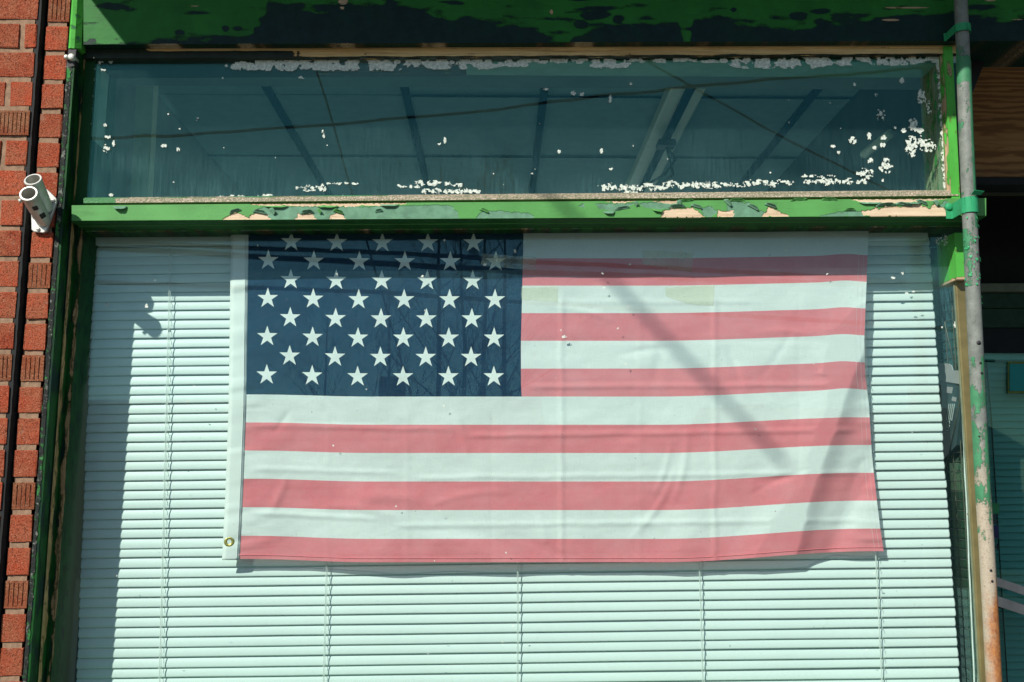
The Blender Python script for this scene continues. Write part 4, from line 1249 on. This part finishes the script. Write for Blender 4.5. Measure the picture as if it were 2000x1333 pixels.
for (u, v) in ((75, 448.5), (104, 392), (66, 424)):
    p = P(u, v, yb - 0.006)
    tube('screw', [p + Vector((0, 0.002, 0)), p + Vector((0, -0.0022, 0)), p + Vector((0, -0.0032, 0))], [0.0042, 0.0042, 0.0024], M['zinc'], fh, 12)
    box('screw_slot', (p.x - 0.003, p.y - 0.0036, p.z - 0.0006), (p.x + 0.003, p.y - 0.0030, p.z + 0.0006), M['dark'], fh)
p = o1 - ax * 0.012 - sd * 0.019
tube('thumb_screw', [p, p - sd * 0.007], [0.0045, 0.0045], M['zinc'], fh, 10)

# ================================================================== PIPE
pp = thing('conduit_pipe', P(1945, 1500, -0.15), 'vertical grey pipe with peeling green paint and rust right of window', 'pipe')
YP = -0.150
PC = [(-120, 1871), (0, 1876.5), (60, 1879), (125, 1882), (250, 1886.5), (400, 1893), (560, 1900), (700, 1907), (826, 1913), (960, 1920), (1066, 1927), (1200, 1934.5), (1333, 1941.5), (1520, 1952)]
vs, fs, AP, AR, AB = [], [], [], [], []
n = 40
NV = 420
for q in range(NV + 1):
    v = -120 + 1640 * q / NV
    u = pl(v, PC)
    c = P(u, v, YP)
    r = 0.0163 if v > 120 else 0.0152
    for k in range(n):
        a = 2 * pi * k / n                       # 0 = +x (right), pi = left; front is -y
        d = Vector((cos(a), -sin(a), 0))
        vs.append(c + d * r)
        x = cos(a)                               # -1 left .. 1 right
        n1 = nz(v / 38, x * 1.4, 1); n2 = nz(v / 12, x * 3, 5)
        if v < 118: pt = 0.25 + 0.3 * sstep(85, 118, v)
        elif v < 165: pt = 0.95
        elif v < 450: pt = 0.27 + 0.75 * sstep(0.1, 0.6, x - 0.25 * n1)
        elif v < 560: pt = 0.40 - 0.18 * x
        elif v < 700: pt = 0.22
        elif v < 960: pt = 0.33 + 0.22 * abs(x) + 0.1 * sstep(700, 800, v)
        elif v < 1130: pt = lerp(0.55, 0.05, (v - 960) / 170)
        else: pt = 0.05
        AP.append(pt + 0.38 * n1 + 0.12 * n2)
        AR.append(sstep(1060, 1240, v) * (0.75 + 0.3 * x) + sstep(960, 1100, v) * 0.22 * sstep(-.2, .9, x) + 0.25 * n1 * sstep(900, 1100, v))
        AB.append(sstep(820, 1000, v))
for q in range(NV):
    for k in range(n): fs.append((q * n + k, (q + 1) * n + k, (q + 1) * n + (k + 1) % n, q * n + (k + 1) % n))
mk('pipe', vs, fs, M['pipe'], pp, smooth=True, attrs={'paint': AP, 'rust': AR, 'beige': AB})
# drilled holes and screws along the pipe
for (u, v, r) in ((1905, 672, 4.2), (1908.5, 711, 2.6), (1911, 730.5, 2.8), (1906.5, 853.5, 1.8), (1928.5, 1113.5, 2.6), (1931, 1134.5, 2.6)):
    uc = pl(v, PC); c = P(uc, v, YP)
    x = (u - uc) / 827 * 0.9
    yy = -sqrt(max(1e-8, 0.0163 ** 2 - x * x))
    d = Vector((x, yy, 0)).normalized()
    p = Vector((c.x + x, c.y + yy, c.z))
    R = r / 870
    tube('bolt_hole', [p - d * 0.004, p + d * 0.0006], [R, R], M['dark'], pp, 10)
# strap on the rail: a band round the pipe with a bolted ear
def strap(vc, h, ear_u, yback, name, mat, dark=False):
    c = P(pl(vc, PC), vc, YP)
    prof = []
    r = 0.0196
    z0, z1 = c.z - h / 2, c.z + h / 2
    outer, inner = [], []
    for q in range(15):
        a = pi * q / 14
        outer.append((c.x + r * cos(a), YP - r * sin(a))); inner.append((c.x + (r - .0022) * cos(a), YP - (r - .0022) * sin(a)))
    ex = P(ear_u, vc, yback).x
    outer = [(c.x + r, yback - .003)] + outer + [(c.x - r, yback - 0.004), (ex, yback - 0.004)]
    inner = [(c.x + r - .0022, yback - .003)] + inner + [(c.x - r + 0.0, yback - 0.0005), (ex, yback - 0.0005)]
    m = len(outer)
    vs = []
    for ring, z in ((outer, z0), (outer, z1), (inner, z0), (inner, z1)):
        for i, (x, y) in enumerate(ring):
            zz = z
            vs.append(Vector((x, y, zz)))
    fs = []
    for i in range(m - 1):
        fs += [(i, i + 1, m + i + 1, m + i), (2 * m + i, 3 * m + i, 3 * m + i + 1, 2 * m + i + 1), (m + i, m + i + 1, 3 * m + i + 1, 3 * m + i), (i, 2 * m + i, 2 * m + i + 1, i + 1)]
    fs += [(0, m, 3 * m, 2 * m), (m - 1, 3 * m - 1, 4 * m - 1, 2 * m - 1)]
    nn = len(vs)
    o = mk(name, vs, fs, mat, pp, attrs={'bare': [0.0] * nn, 'old': [0.22 + 0.25 * random.random() for _ in range(nn)]}, bevel=0.0012)
    return o
st = strap(403, 0.036, 1846, -0.1015, 'pipe_strap', M['strap'])
for (u, v, r) in ((1853, 405, 7.5), (1866, 403, 3.2), (1881.5, 400, 3.5)):
    p = P(u, v, -0.104)
    tube('strap_bolt', [p + Vector((0, .006, 0)), p + Vector((0, -.0035, 0)), p + Vector((0, -.006, 0))], [r / 827, r / 827, r / 1200], M['strap'], st, 10)
strap(58, 0.019, 1842, -0.1045, 'pipe_strap', M['strap'])
# raised edge of a clamp on top of the strap
p = P(1900, 381, YP - 0.005)
mk('strap_flap', [p + Vector((-.012, -.016, -.004)), p + Vector((.012, -.014, -.004)), p + Vector((.016, -.022, .002)), p + Vector((-.008, -.026, .004))], [(0, 1, 2, 3)], M['strap'], pp, attrs={'bare': [0] * 4, 'old': [.3] * 4}, solid=0.001)
# lifted flakes of paint on the pipe
prts = []
rs = random.Random(3)
for q in range(36):
    v = rs.choice((rs.uniform(380, 560), rs.uniform(420, 620), rs.uniform(420, 560)))
    a = rs.uniform(0.1, pi - 0.1) if v > 400 else rs.uniform(0.05, 1.0)
    c = P(pl(v, PC), v, YP)
    d = Vector((cos(a), -sin(a), 0)); tg_ = Vector((-sin(a), -cos(a), 0))
    s = rs.uniform(0.0015, 0.004); hh = rs.uniform(0.003, 0.008)
    b = c + d * 0.0165
    prts.append(([b - tg_ * s, b + tg_ * s * .8, b + tg_ * s * .6 + d * 0.0014 + Vector((0, 0, -hh * .6)), b + tg_ * s * .1 + d * .0028 + Vector((0, 0, -hh)), b - tg_ * s * .7 + d * 0.0014 + Vector((0, 0, -hh * .7))], [(0, 1, 2, 3, 4)]))
V_, F_ = merge(prts)
M['flakegreen'] = m_plain('flake_green', (0.04, 0.33, 0.13), 0.6)
o = mk('paint_flakes', V_, F_, M['flakegreen'], pp, solid=0.0005); o['kind'] = 'stuff'

# ================================================================== ROOM BEHIND
ZC = 2.78
XL, XR = -1.09, 1.140
struct(box('room_floor', (XL, 0.12, 0.002), (XR, 2.8, 0.012), M['lino']))  # pale lino chosen to bounce light up to the ceiling
struct(box('bounce_yard', (-8, 2.81, -0.09), (8, 14, -0.02), M['bounce_yard']))  # unseen pale ground, added to bounce sunlight onto the shop ceiling
rw = struct(box('room_back_wall', (XL, 2.74, 0.012), (XR, 2.80, 0.35), M['room']))      # low wall under an unseen rear opening added to light the ceiling
for x in (XL + 0.02, 0.0, XR - 0.06): box('rear_post', (x, 2.745, 0.351), (x + 0.04, 2.795, 2.77), M['cream'], rw)  # posts of the added rear opening
struct(box('room_left_wall', (XL - 0.06, 0.115, 2.151), (XL, 2.8, 3.2), M['room']))
struct(box('room_left_shade_panel', (XL - 0.06, 0.10, 0.0), (XL, 2.8, 2.15), M['black']))  # black lower wall standing in for the darkness inside the room
struct(box('room_right_wall', (XR, 0.95, 0.0), (XR + 0.05, 2.8, 3.2), M['olive']))
struct(box('room_transom_wall', (XR, 0.06, 2.30), (XR + 0.03, 0.949, 3.2), M['olive']))
struct(box('room_front_wall', (XL, 0.062, hd + 0.031), (XR, 0.2, 3.2), M['room']))
ceil = struct(box('room_ceiling', (XL, 0.2, ZC + 0.012), (XR, 2.8, ZC + 0.05), M['room']))
# ceiling tiles between the bars, each a panel of its own
bars_x = []
for (u, v) in ((510, 150), (785, 148), (1066, 148), (1621, 142)):
    bars_x.append(PZ(u, v, ZC).x)
xs = sorted([XL] + bars_x + [PZ(1345, 145, ZC).x, XR])
ys = [0.2, 0.71, 1.32, 1.93, 2.54, 2.79]
for i in range(len(xs) - 1):
    for j in range(len(ys) - 1):
        dz = random.uniform(0, 0.003)
        box('ceiling_tile', (xs[i] + .006, ys[j] + .004, ZC + 0.002 + dz), (xs[i + 1] - .006, ys[j + 1] - .004, ZC + 0.010 + dz), M['tile'], ceil)
for x in bars_x: box('ceiling_bar', (x - 0.012, 0.2, ZC - 0.010), (x + 0.012, 2.8, ZC + 0.0015), M['tbar'], ceil)
for y in ys[1:-1]: box('ceiling_bar', (bars_x[1] if y < 1 else XL, y - 0.0035, ZC - 0.002), (XR, y + 0.0035, ZC + 0.0018), M['tbar'], ceil)
# long fluorescent fitting, unlit, with a dark rail and dangling wires
xa = PZ(1345, 145, ZC).x
lf = thing('ceiling_light', (xa, 1.0, ZC), 'long unlit cream light fitting on the shop ceiling seen through the transom', 'light fitting')
box('fitting_pan', (xa - 0.055, 0.22, ZC - 0.045), (xa + 0.055, 2.3, ZC - 0.003), M['cream'], lf, 0.006)
box('fitting_rail', (xa - 0.010, 0.24, ZC - 0.062), (xa + 0.012, 2.3, ZC - 0.0455), M['tbar'], lf)
yk = 0.95
box('socket', (xa - 0.03, yk - 0.03, ZC - 0.085), (xa + 0.03, yk + 0.03, ZC - 0.063), M['dark'], lf, 0.004)
for s, dx in ((1, 0.03), (2, -0.02)):
    tube('wire', [(xa, yk, ZC - 0.08), (xa + 0.02 * s, yk + 0.05, ZC - 0.11), (xa + dx + 0.02 * s, yk + 0.16, ZC - 0.13), (xa + dx, yk + 0.32, ZC - 0.12)], 0.005, M['cable'], lf, 6)
# cream post near the left wall
tag(box('wall_post', (PZ(292, 150, ZC).x, 0.46, 0.012), (PZ(292, 150, ZC).x + 0.05, 0.50, ZC - 0.002), M['cream']), 'narrow cream post inside at the left end of the transom', 'post')
tb = tube('ceiling_tube', [PX(1688, 302, 1.10), PX(1738, 262, 1.10)], 0.013, M['cream'], None, 10)
tag(tb, 'short pale tube on dark wall at the lower right of the transom', 'tube')

# ---- side of the entry recess, seen past the right end of the blind
sw = thing('side_window', (XR - 0.02, 0.5, 0.0), 'dark side glass of the entry recess reflecting the blind ends', 'window')
box('side_pane', (XR - 0.004, 0.056, 0.0), (XR + 0.002, 0.949, 2.298), M['glass_side'], sw)
box('side_backing', (XR + 0.008, 0.056, 0.0), (XR + 0.018, 0.949, 2.298), M['dkgreen'], sw)
tube('side_rod', [PX(1829, 560, XR - .012), PX(1866, 722, XR - .012)], 0.0018, M['wire'], sw, 6)
tube('side_rod', [PX(1846, 925, XR - .02), PX(1872, 800, XR - .02), PX(1884, 720, XR - .02)], 0.0022, M['wire'], sw, 6)
wg = thing('wire_grid', (XR - 0.03, 0.2, 1.0), 'thin wire grid panel standing at the right edge behind the blind', 'grid')
gx0 = XR - 0.009
prt = []
for k in range(46):
    z = 0.95 + 0.0235 * k
    mk('grid_rod', *tube_vf([(gx0, 0.065, z), (gx0, 0.30, z + 0.002)], 0.0011, 5), M['wire'], wg)
for y in (0.07, 0.115, 0.18, 0.25): mk('grid_rod', *tube_vf([(gx0 - 0.0022, y, 0.93), (gx0 - 0.0022, y, 2.03)], 0.0014, 5), M['wire'], wg)
# bulb carton with pale print, and a grey card above it
def quad_x(name, pix, xoff, mat, parent, th=0.001):
    f = [PX(u, v, xoff) for u, v in pix]
    vs = f + [p + Vector((th, 0, 0)) for p in f]
    n = len(f)
    return mk(name, vs, [tuple(range(n)), tuple(reversed(range(n, 2 * n)))] + [(i, n + i, n + (i + 1) % n, (i + 1) % n) for i in range(n)], mat, parent)
xcb = XR - 0.020
ct = thing('bulb_carton', PX(1850, 860, xcb), 'dark bulb carton with pale printed lines and the word LED', 'carton')
quad_x('carton_body', [(1837, 745), (1882, 749), (1868, 870), (1836, 905)], xcb, M['carton'], ct, 0.012)
quad_x('printed_square', [(1845, 755), (1861, 757), (1859, 769), (1843, 767)], xcb - 0.0015, M['grey'], ct)
quad_x('printed_square', [(1860, 775), (1868, 777), (1867, 785), (1858, 783)], xcb - 0.0015, M['grey'], ct)
for i in range(4): quad_x('printed_line', [(1852.5 + 3.6 * i, 789), (1854 + 3.6 * i, 789.4), (1849 + 3.4 * i, 822), (1847.5 + 3.4 * i, 821.6)], xcb - 0.0015, M['print'], ct)
def text_mesh(name, s, size, mat, parent, mw, bold=0.0, th=0.0004):
    c = bpy.data.curves.new('txt', 'FONT')
    c.body = s; c.size = size; c.align_x = 'CENTER'; c.align_y = 'CENTER'; c.extrude = th; c.offset = bold
    to = bpy.data.objects.new('txt', c)
    COL.objects.link(to)
    dg_ = bpy.context.evaluated_depsgraph_get()
    me = bpy.data.meshes.new_from_object(to.evaluated_get(dg_))
    bpy.data.objects.remove(to)
    me.transform(mw)
    return link(name, me, mat, parent)
c0 = PX(1852, 832, xcb - 0.002)
eu = (PX(1856, 832, xcb - .002) - PX(1850, 832, xcb - .002)).normalized(); ev = Vector((0, 0, 1))
rx, ry = (ev * 0.95 + eu * 0.25).normalized(), -(eu).normalized()
nn_ = Vector((-1, 0, 0))
text_mesh('printed_word', 'LED', 0.016, M['print'], ct, Matrix(((rx.x, ry.x, nn_.x, c0.x), (rx.y, ry.y * 1.6, nn_.y, c0.y), (rx.z, ry.z, nn_.z, c0.z), (0, 0, 0, 1))))
tag(quad_x('grey_card', [(1832, 709), (1853, 711), (1858, 714), (1861, 724), (1884, 724), (1884, 752), (1835, 744)], XR - 0.024, M['grey'], None, 0.002), 'plain grey card standing above the dark bulb carton', 'card')
for q, (a, b, c_, lab) in enumerate(((1877, 1889, 1903, 'white cord hanging nearest the blind inside the right window edge'), (1881, 1898, 1911, 'white cord hanging close along the inside of the corner strip'))):
    pts = [P(pl(v, [(755, a), (1008, b), (1333, c_), (1480, c_ + 6)]) + 0.8 * nz(v / 60, q), v, 0.022) for v in range(755, 1480, 24)]
    tag(tube('hanging_cord', pts, 0.0019, M['cord'], None, 6), lab, 'cord', 'white cords at the right window edge')
kp = P(1893.5, 1008, 0.016)
tag(mk('cord_knot', *tube_vf([kp + Vector((-.004, 0, .003)), kp + Vector((-.001, -.003, .005)), kp + Vector((.003, 0, .001)), kp + Vector((.002, .002, -.005)), kp + Vector((-.002, 0, -.003))], [.003, .0045, .0048, .004, .002], 8), M['rustm'], None, smooth=True), 'small rusty brown knot on the white hanging cords', 'knot')

# ================================================================== ENTRY RECESS AT THE RIGHT
YD = 0.92
XD0 = XR + 0.051
zq = lambda v, y: P(1950, v, y).z
tag(prism('plywood_panel', [(1850, 80), (2790, 80), (2790, 346), (1850, 346)], 0.40, 0.418, M['ply']), 'brown plywood panel closing the opening over the shop door', 'panel')
tag(prism('dark_angled_panel', [(1868, 84), (1938, 84), (1894, 196), (1868, 262)], 0.02, 0.05, M['black']), 'dark angled panel between the pipe top and the plywood', 'board')  # black panel filling the dark triangle beside the plywood
tag(prism('entry_soffit', [(1850, 346.5), (2790, 346.5), (2790, 361), (1850, 361)], 0.36, 0.44, M['black']), 'black strip directly under the plywood panel', 'strip')
dr = thing('entry_door', (P(2000, 1333, YD).x, YD, 0.0), 'dark green recessed shop door with glass, push bars and a blind', 'door')
def rect(name, u0, v0, u1, v1, y, y1, mat, parent, bevel=0.0): return prism(name, [(u0, v0), (u1, v0), (u1, v1), (u0, v1)], y, y1, mat, parent, bevel)
rect('lower_transom_bar', 1790, 360.5, 2540, 372, 0.86, 0.95, M['bar'], dr, 0.002)
rect('transom_panel', 1790, 372.5, 2540, 553, 0.93, 0.95, M['black'], dr)
rect('door_head', 1790, 553.5, 2540, 570, 0.88, 0.96, M['bar'], dr, 0.002)
for i, (a, b) in enumerate(((570.5, 602), (603, 640), (641, 689))): rect('door_board', 1790, a, 2540, b, 0.90 + 0.008 * i, 0.96, M['dkgreen'] if i < 2 else M['black'], dr, 0.002)
rect('door_glass', 1790, 690, 2540, 1560, YD, YD + 0.005, M['glass_side'], dr)
for (a, b) in ((1110, 17), (1146, 20)):
    prism('push_bar', [(1880, a - 12 + 8), (2080, a + 62), (2080, a + 62 + b), (1880, a - 12 + 8 + b)], 0.80, 0.815, M['barpale'], dr, 0.002)
# door blind
db = thing('door_blind', (P(2000, 1333, 1.0).x, 1.0, 1.0), 'teal looking slat blind behind the recessed door glass', 'blind')
rect('head_rail', 1790, 688, 2540, 703, 0.95, 0.985, M['slat2'], db, 0.002)
zt = zq(703, 1.0); pd = (zq(703, 1.0) - zq(703 + 13.55 * 30, 1.0)) / 30
xa_, xb_ = P(1790, 900, 1.0).x, P(2540, 900, 1.0).x
sv, sf = [], []
th = radians(72); w = pd * 1.16
for i in range(2):
    for j in range(7):
        s = j / 6 - .5; cr = 0.0018 * (1 - 4 * s * s)
        sv.append(((xa_, xb_)[i], -cos(th) * s * w - sin(th) * cr, -sin(th) * s * w))
sf = [(j, 7 + j, 8 + j, j + 1) for j in range(6)]
sme = bpy.data.meshes.new('slat'); sme.from_pydata(sv, [], sf); sme.materials.append(M['slat2'])
sme.polygons.foreach_set('use_smooth', [True] * 6)
for k in range(52):
    o = link('slat', sme, None, db)
    o.location = (0, 1.0, zt - (k + 0.5) * pd)
    m = o.modifiers.new('thickness', 'SOLIDIFY'); m.thickness = 0.0005
tube('ladder_cord', [P(1926, 703, .985), P(1935, 800, .985), P(1946, 980, .985), P(1958, 1180, .985), P(1972, 1400, .985)], 0.0022, M['dark'], db, 5)
box('entry_dark', (XD0, 1.05, 0.0), (3.5, 1.1, 3.0), M['black'], dr)
struct(box('entry_side_wall', (2.6, -0.02, 0.0), (2.7, 1.05, 3.0), M['black']))
struct(box('entry_ceiling', (XD0, 0.2, P(1950, 78, 0.40).z + .002), (3.5, 1.1, P(1950, 78, 0.40).z + .05), M['black']))
# things stuck on the door glass
sg = thing('door_sign', P(2000, 770, YD - .006), 'teal door sign with an olive border', 'sign')
rect('sign_face', 1972, 711, 2075, 764, YD - 0.010, YD - 0.0075, M['signteal'], sg)
rect('sign_border', 1968.5, 707, 2080, 768.5, YD - 0.007, YD - 0.003, M['signedge'], sg)
stk = thing('door_sticker', P(1940, 1060, YD - .004), 'tall narrow sticker with green top and navy picture beside the pipe', 'sticker')
rect('sticker_panel', 1925, 983, 1951.5, 1004, YD - 0.006, YD - 0.003, M['stkgreen'], stk)
rect('sticker_panel', 1925, 1005, 1945, 1011, YD - 0.006, YD - 0.003, M['carton'], stk)
rect('sticker_panel', 1925, 1015, 1947, 1024, YD - 0.006, YD - 0.003, M['carton'], stk)
rect('sticker_panel', 1925, 1027, 1951, 1052, YD - 0.006, YD - 0.003, M['stkblue'], stk)
c0 = P(1936.5, 1069.5, YD - 0.005)
tx = text_mesh('push_lettering', 'PUSH', 0.0268, M['ink'], None, Matrix(((1, 0, 0, c0.x - 0.0098), (0, 0, -1, c0.y), (0, 1, 0, c0.z), (0, 0, 0, 1))), 0.0010)
tag(tx, 'black PUSH lettering on the door glass beside the pipe', 'lettering')
tag(rect('black_sticker', 1935, 1177, 1960.5, 1188, YD - 0.006, YD - 0.003, M['ink'], None), 'small black sticker under the push bars', 'sticker')

# ================================================================== STREET, SEEN ONLY AS REFLECTIONS AND SHADOWS
def cable(pix, dist, r, label, ext=3.0, knot=0.0):
    pts = [MIR(u, v, dist) for u, v in pix]
    a = pts[0] + (pts[0] - pts[1]).normalized() * ext; b = pts[-1] + (pts[-1] - pts[-2]).normalized() * ext
    pts = [a] + pts + [b]
    fine = []
    for p, q in zip(pts, pts[1:]):
        L = (q - p).length; c = max(1, int(L / 0.12))
        for k in range(c):
            x = p.lerp(q, k / c)
            fine.append(x + Vector((0, 0, knot * nz(x.x * 3, dist))))
    fine.append(pts[-1])
    return tag(tube('overhead_cable', fine, r, M['cable'], None, 6), label, 'cable', 'overhead cables across the street')
cable([(180, 282), (330, 277), (500, 266), (640, 257), (900, 234), (1200, 196), (1500, 168), (1780, 146)], 4.2, 0.011, 'thick black cable reflected rising to the right across the transom', knot=0.012)
cable([(612, 120), (640, 205), (690, 380)], 6.5, 0.009, 'thin cable reflected steeply through the left part of the transom')
cable([(1180, 85), (1345, 178), (1500, 265), (1650, 340)], 6.5, 0.010, 'thin cable reflected falling to the right across the transom')
cable([(480, 484), (800, 496), (1020, 510), (1700, 545)], 7.0, 0.024, 'upper cable reflected across the top of the starry field')
cable([(480, 500), (1020, 531), (1370, 545), (1700, 556)], 7.0, 0.030, 'middle cable reflected across the second row of stars')
cable([(480, 562), (760, 572), (1020, 590), (1500, 620)], 7.0, 0.022, 'lower cable reflected below the third row of stars')
f1, f2 = P(1188, 540, .016), P(1500, 872, .016)
k = 3.2
a = f1 - SUN / SUN.y * k; b = f2 - SUN / SUN.y * k
d = (b - a).normalized()
tag(tube('service_cable', [a - d * 2.2, a, b, b + d * 0.06], 0.0085, M['cable'], None, 8), 'service cable above the street casting the diagonal shadow on the flag', 'cable')

def tree(px, vtop, dist, seed, label, lean=0.0):
    rs = random.Random(seed)
    top = MIR(px, vtop, dist)
    base = Vector((top.x + lean, -dist, -0.16))
    H = top.z - base.z
    t = thing('bare_tree', base, label, 'tree', 'bare trees across the street')
    tp = [base + (Vector((top.x, -dist, top.z)) - base) * f + Vector((0.12 * nz(f * 3, seed), 0.12 * nz(f * 3, seed, 4), 0)) * (1 if f else 0) for f in (0, .12, .25, .4, .55, .7, .85, 1)]
    R = 0.010 * H
    mk('trunk', *tube_vf(tp, [R * (1 - 0.85 * f) for f in (0, .12, .25, .4, .55, .7, .85, 1)], 8), M['bark'], t, smooth=True)
    prt = []
    def branch(p, d, L, r, lev):
        pts = [p]; q = p.copy(); dd = d.copy()
        for s in range(4):
            dd = (dd + Vector((rs.uniform(-.18, .18), rs.uniform(-.18, .18), rs.uniform(-.02, .2)))).normalized()
            q = q + dd * L / 4; pts.append(q.copy())
        prt.append(tube_vf(pts, [r, r * .8, r * .62, r * .45, r * .25], 4, False))
        if lev < 3:
            for s in range(4 if lev < 2 else 3):
                i = rs.randint(1, 4)
                nd = (dd + Vector((rs.uniform(-.9, .9), rs.uniform(-.9, .9), rs.uniform(-.1, .6)))).normalized()
                branch(pts[i], nd, L * rs.uniform(.45, .7), r * .5, lev + 1)
    for s in range(14):
        f = rs.uniform(.28, .98)
        i = min(6, int(f * 7)); p = tp[i].lerp(tp[i + 1], f * 7 - i)
        an = rs.uniform(0, 2 * pi)
        branch(p, Vector((cos(an) * .8, sin(an) * .8, rs.uniform(.3, 1.1))).normalized(), H * rs.uniform(.16, .3) * (1.2 - f * .6), R * .35 * (1.1 - f * .7), 1)
    mk('crown', *merge(prt), M['bark'], t, smooth=True)
tree(862, 330, 17, 11, 'tallest bare tree reflected behind the right half of the starry field')
tree(948, 325, 18, 12, 'bare tree reflected at the right edge of the starry field')
tree(988, 350, 20, 13, 'slender bare tree reflected just beside the field edge')
tree(905, 360, 22, 14, 'bare tree reflected between the two taller trees')
tree(760, 560, 17, 15, 'low bare tree reflected under the middle stars')
tree(640, 600, 19, 16, 'small bare tree reflected under the left stars')
def house(pu, dist, half, hw, rise, depth, mat, label, ridge_x=True, wins=3):
    """a house across the street: pu is where the mirror image of its middle lies in the window"""
    hx = MIR(pu, 700, dist).x
    y0, y1 = -dist, -dist - depth
    h = thing('house', (hx, y0 - depth / 2, -0.16), label, 'house', 'houses across the street')
    box('wall', (hx - half, y1, -0.16), (hx + half, y0, hw), mat, h)
    e = 0.4
    a, b = hx - half - e, hx + half + e
    if ridge_x:
        ym = (y0 + y1) / 2
        vs = [(a, y0 + e, hw), (b, y0 + e, hw), (b, y1 - e, hw), (a, y1 - e, hw), (a, ym, hw + rise), (b, ym, hw + rise)]
        fs = [(0, 1, 5, 4), (3, 4, 5, 2), (0, 4, 3), (1, 2, 5), (0, 3, 2, 1)]
    else:
        vs = [(a, y0 + e, hw), (b, y0 + e, hw), (b, y1 - e, hw), (a, y1 - e, hw), (hx, y0 + e, hw + rise), (hx, y1 - e, hw + rise)]
        fs = [(0, 1, 4), (1, 2, 5, 4), (2, 3, 5), (3, 0, 4, 5), (0, 3, 2, 1)]
    rf = mk('roof', vs, fs, M['roof'], h)
    box('chimney', (hx + half * .4, y0 - depth * .45, hw + rise * .3), (hx + half * .4 + .6, y0 - depth * .45 + .6, hw + rise + .5), M['brick'], rf)
    for q in range(wins):
        x = hx - half + (q + .5) * 2 * half / wins
        if q == wins // 2:
            box('door', (x - .45, y0 + .002, -0.1), (x + .45, y0 + .06, 2.0), M['roof'], h)
        else:
            w_ = box('window', (x - .55, y0 + .002, 0.8), (x + .55, y0 + .06, 2.2), M['siding'], h)
            box('pane', (x - .47, y0 + .0602, 0.88), (x + .47, y0 + .07, 2.12), M['pane'], w_)
        if hw > 4: box('window', (x - .5, y0 + .002, 3.2), (x + .5, y0 + .06, 4.4), M['pane'], h)
house(500, 20, 6.0, 2.2, 1.5, 7, M['siding'], 'low grey house with a wide dark roof, reflected under the left stars')
house(1370, 22, 4.1, 2.0, 1.2, 8, M['sidingb'], 'added low brown house with a dark roof, reflected behind the striped half of the flag')  # this and the two below added to block bright reflections in the glass
house(1760, 20, 3.4, 2.2, 1.3, 7, M['sidingg'], 'added green grey house with a dark roof, reflected at the right of the window', True, 5)
house(-420, 22, 4.0, 2.4, 1.4, 8, M['sidingb'], 'added low brown house farthest left across the street', True, 3)
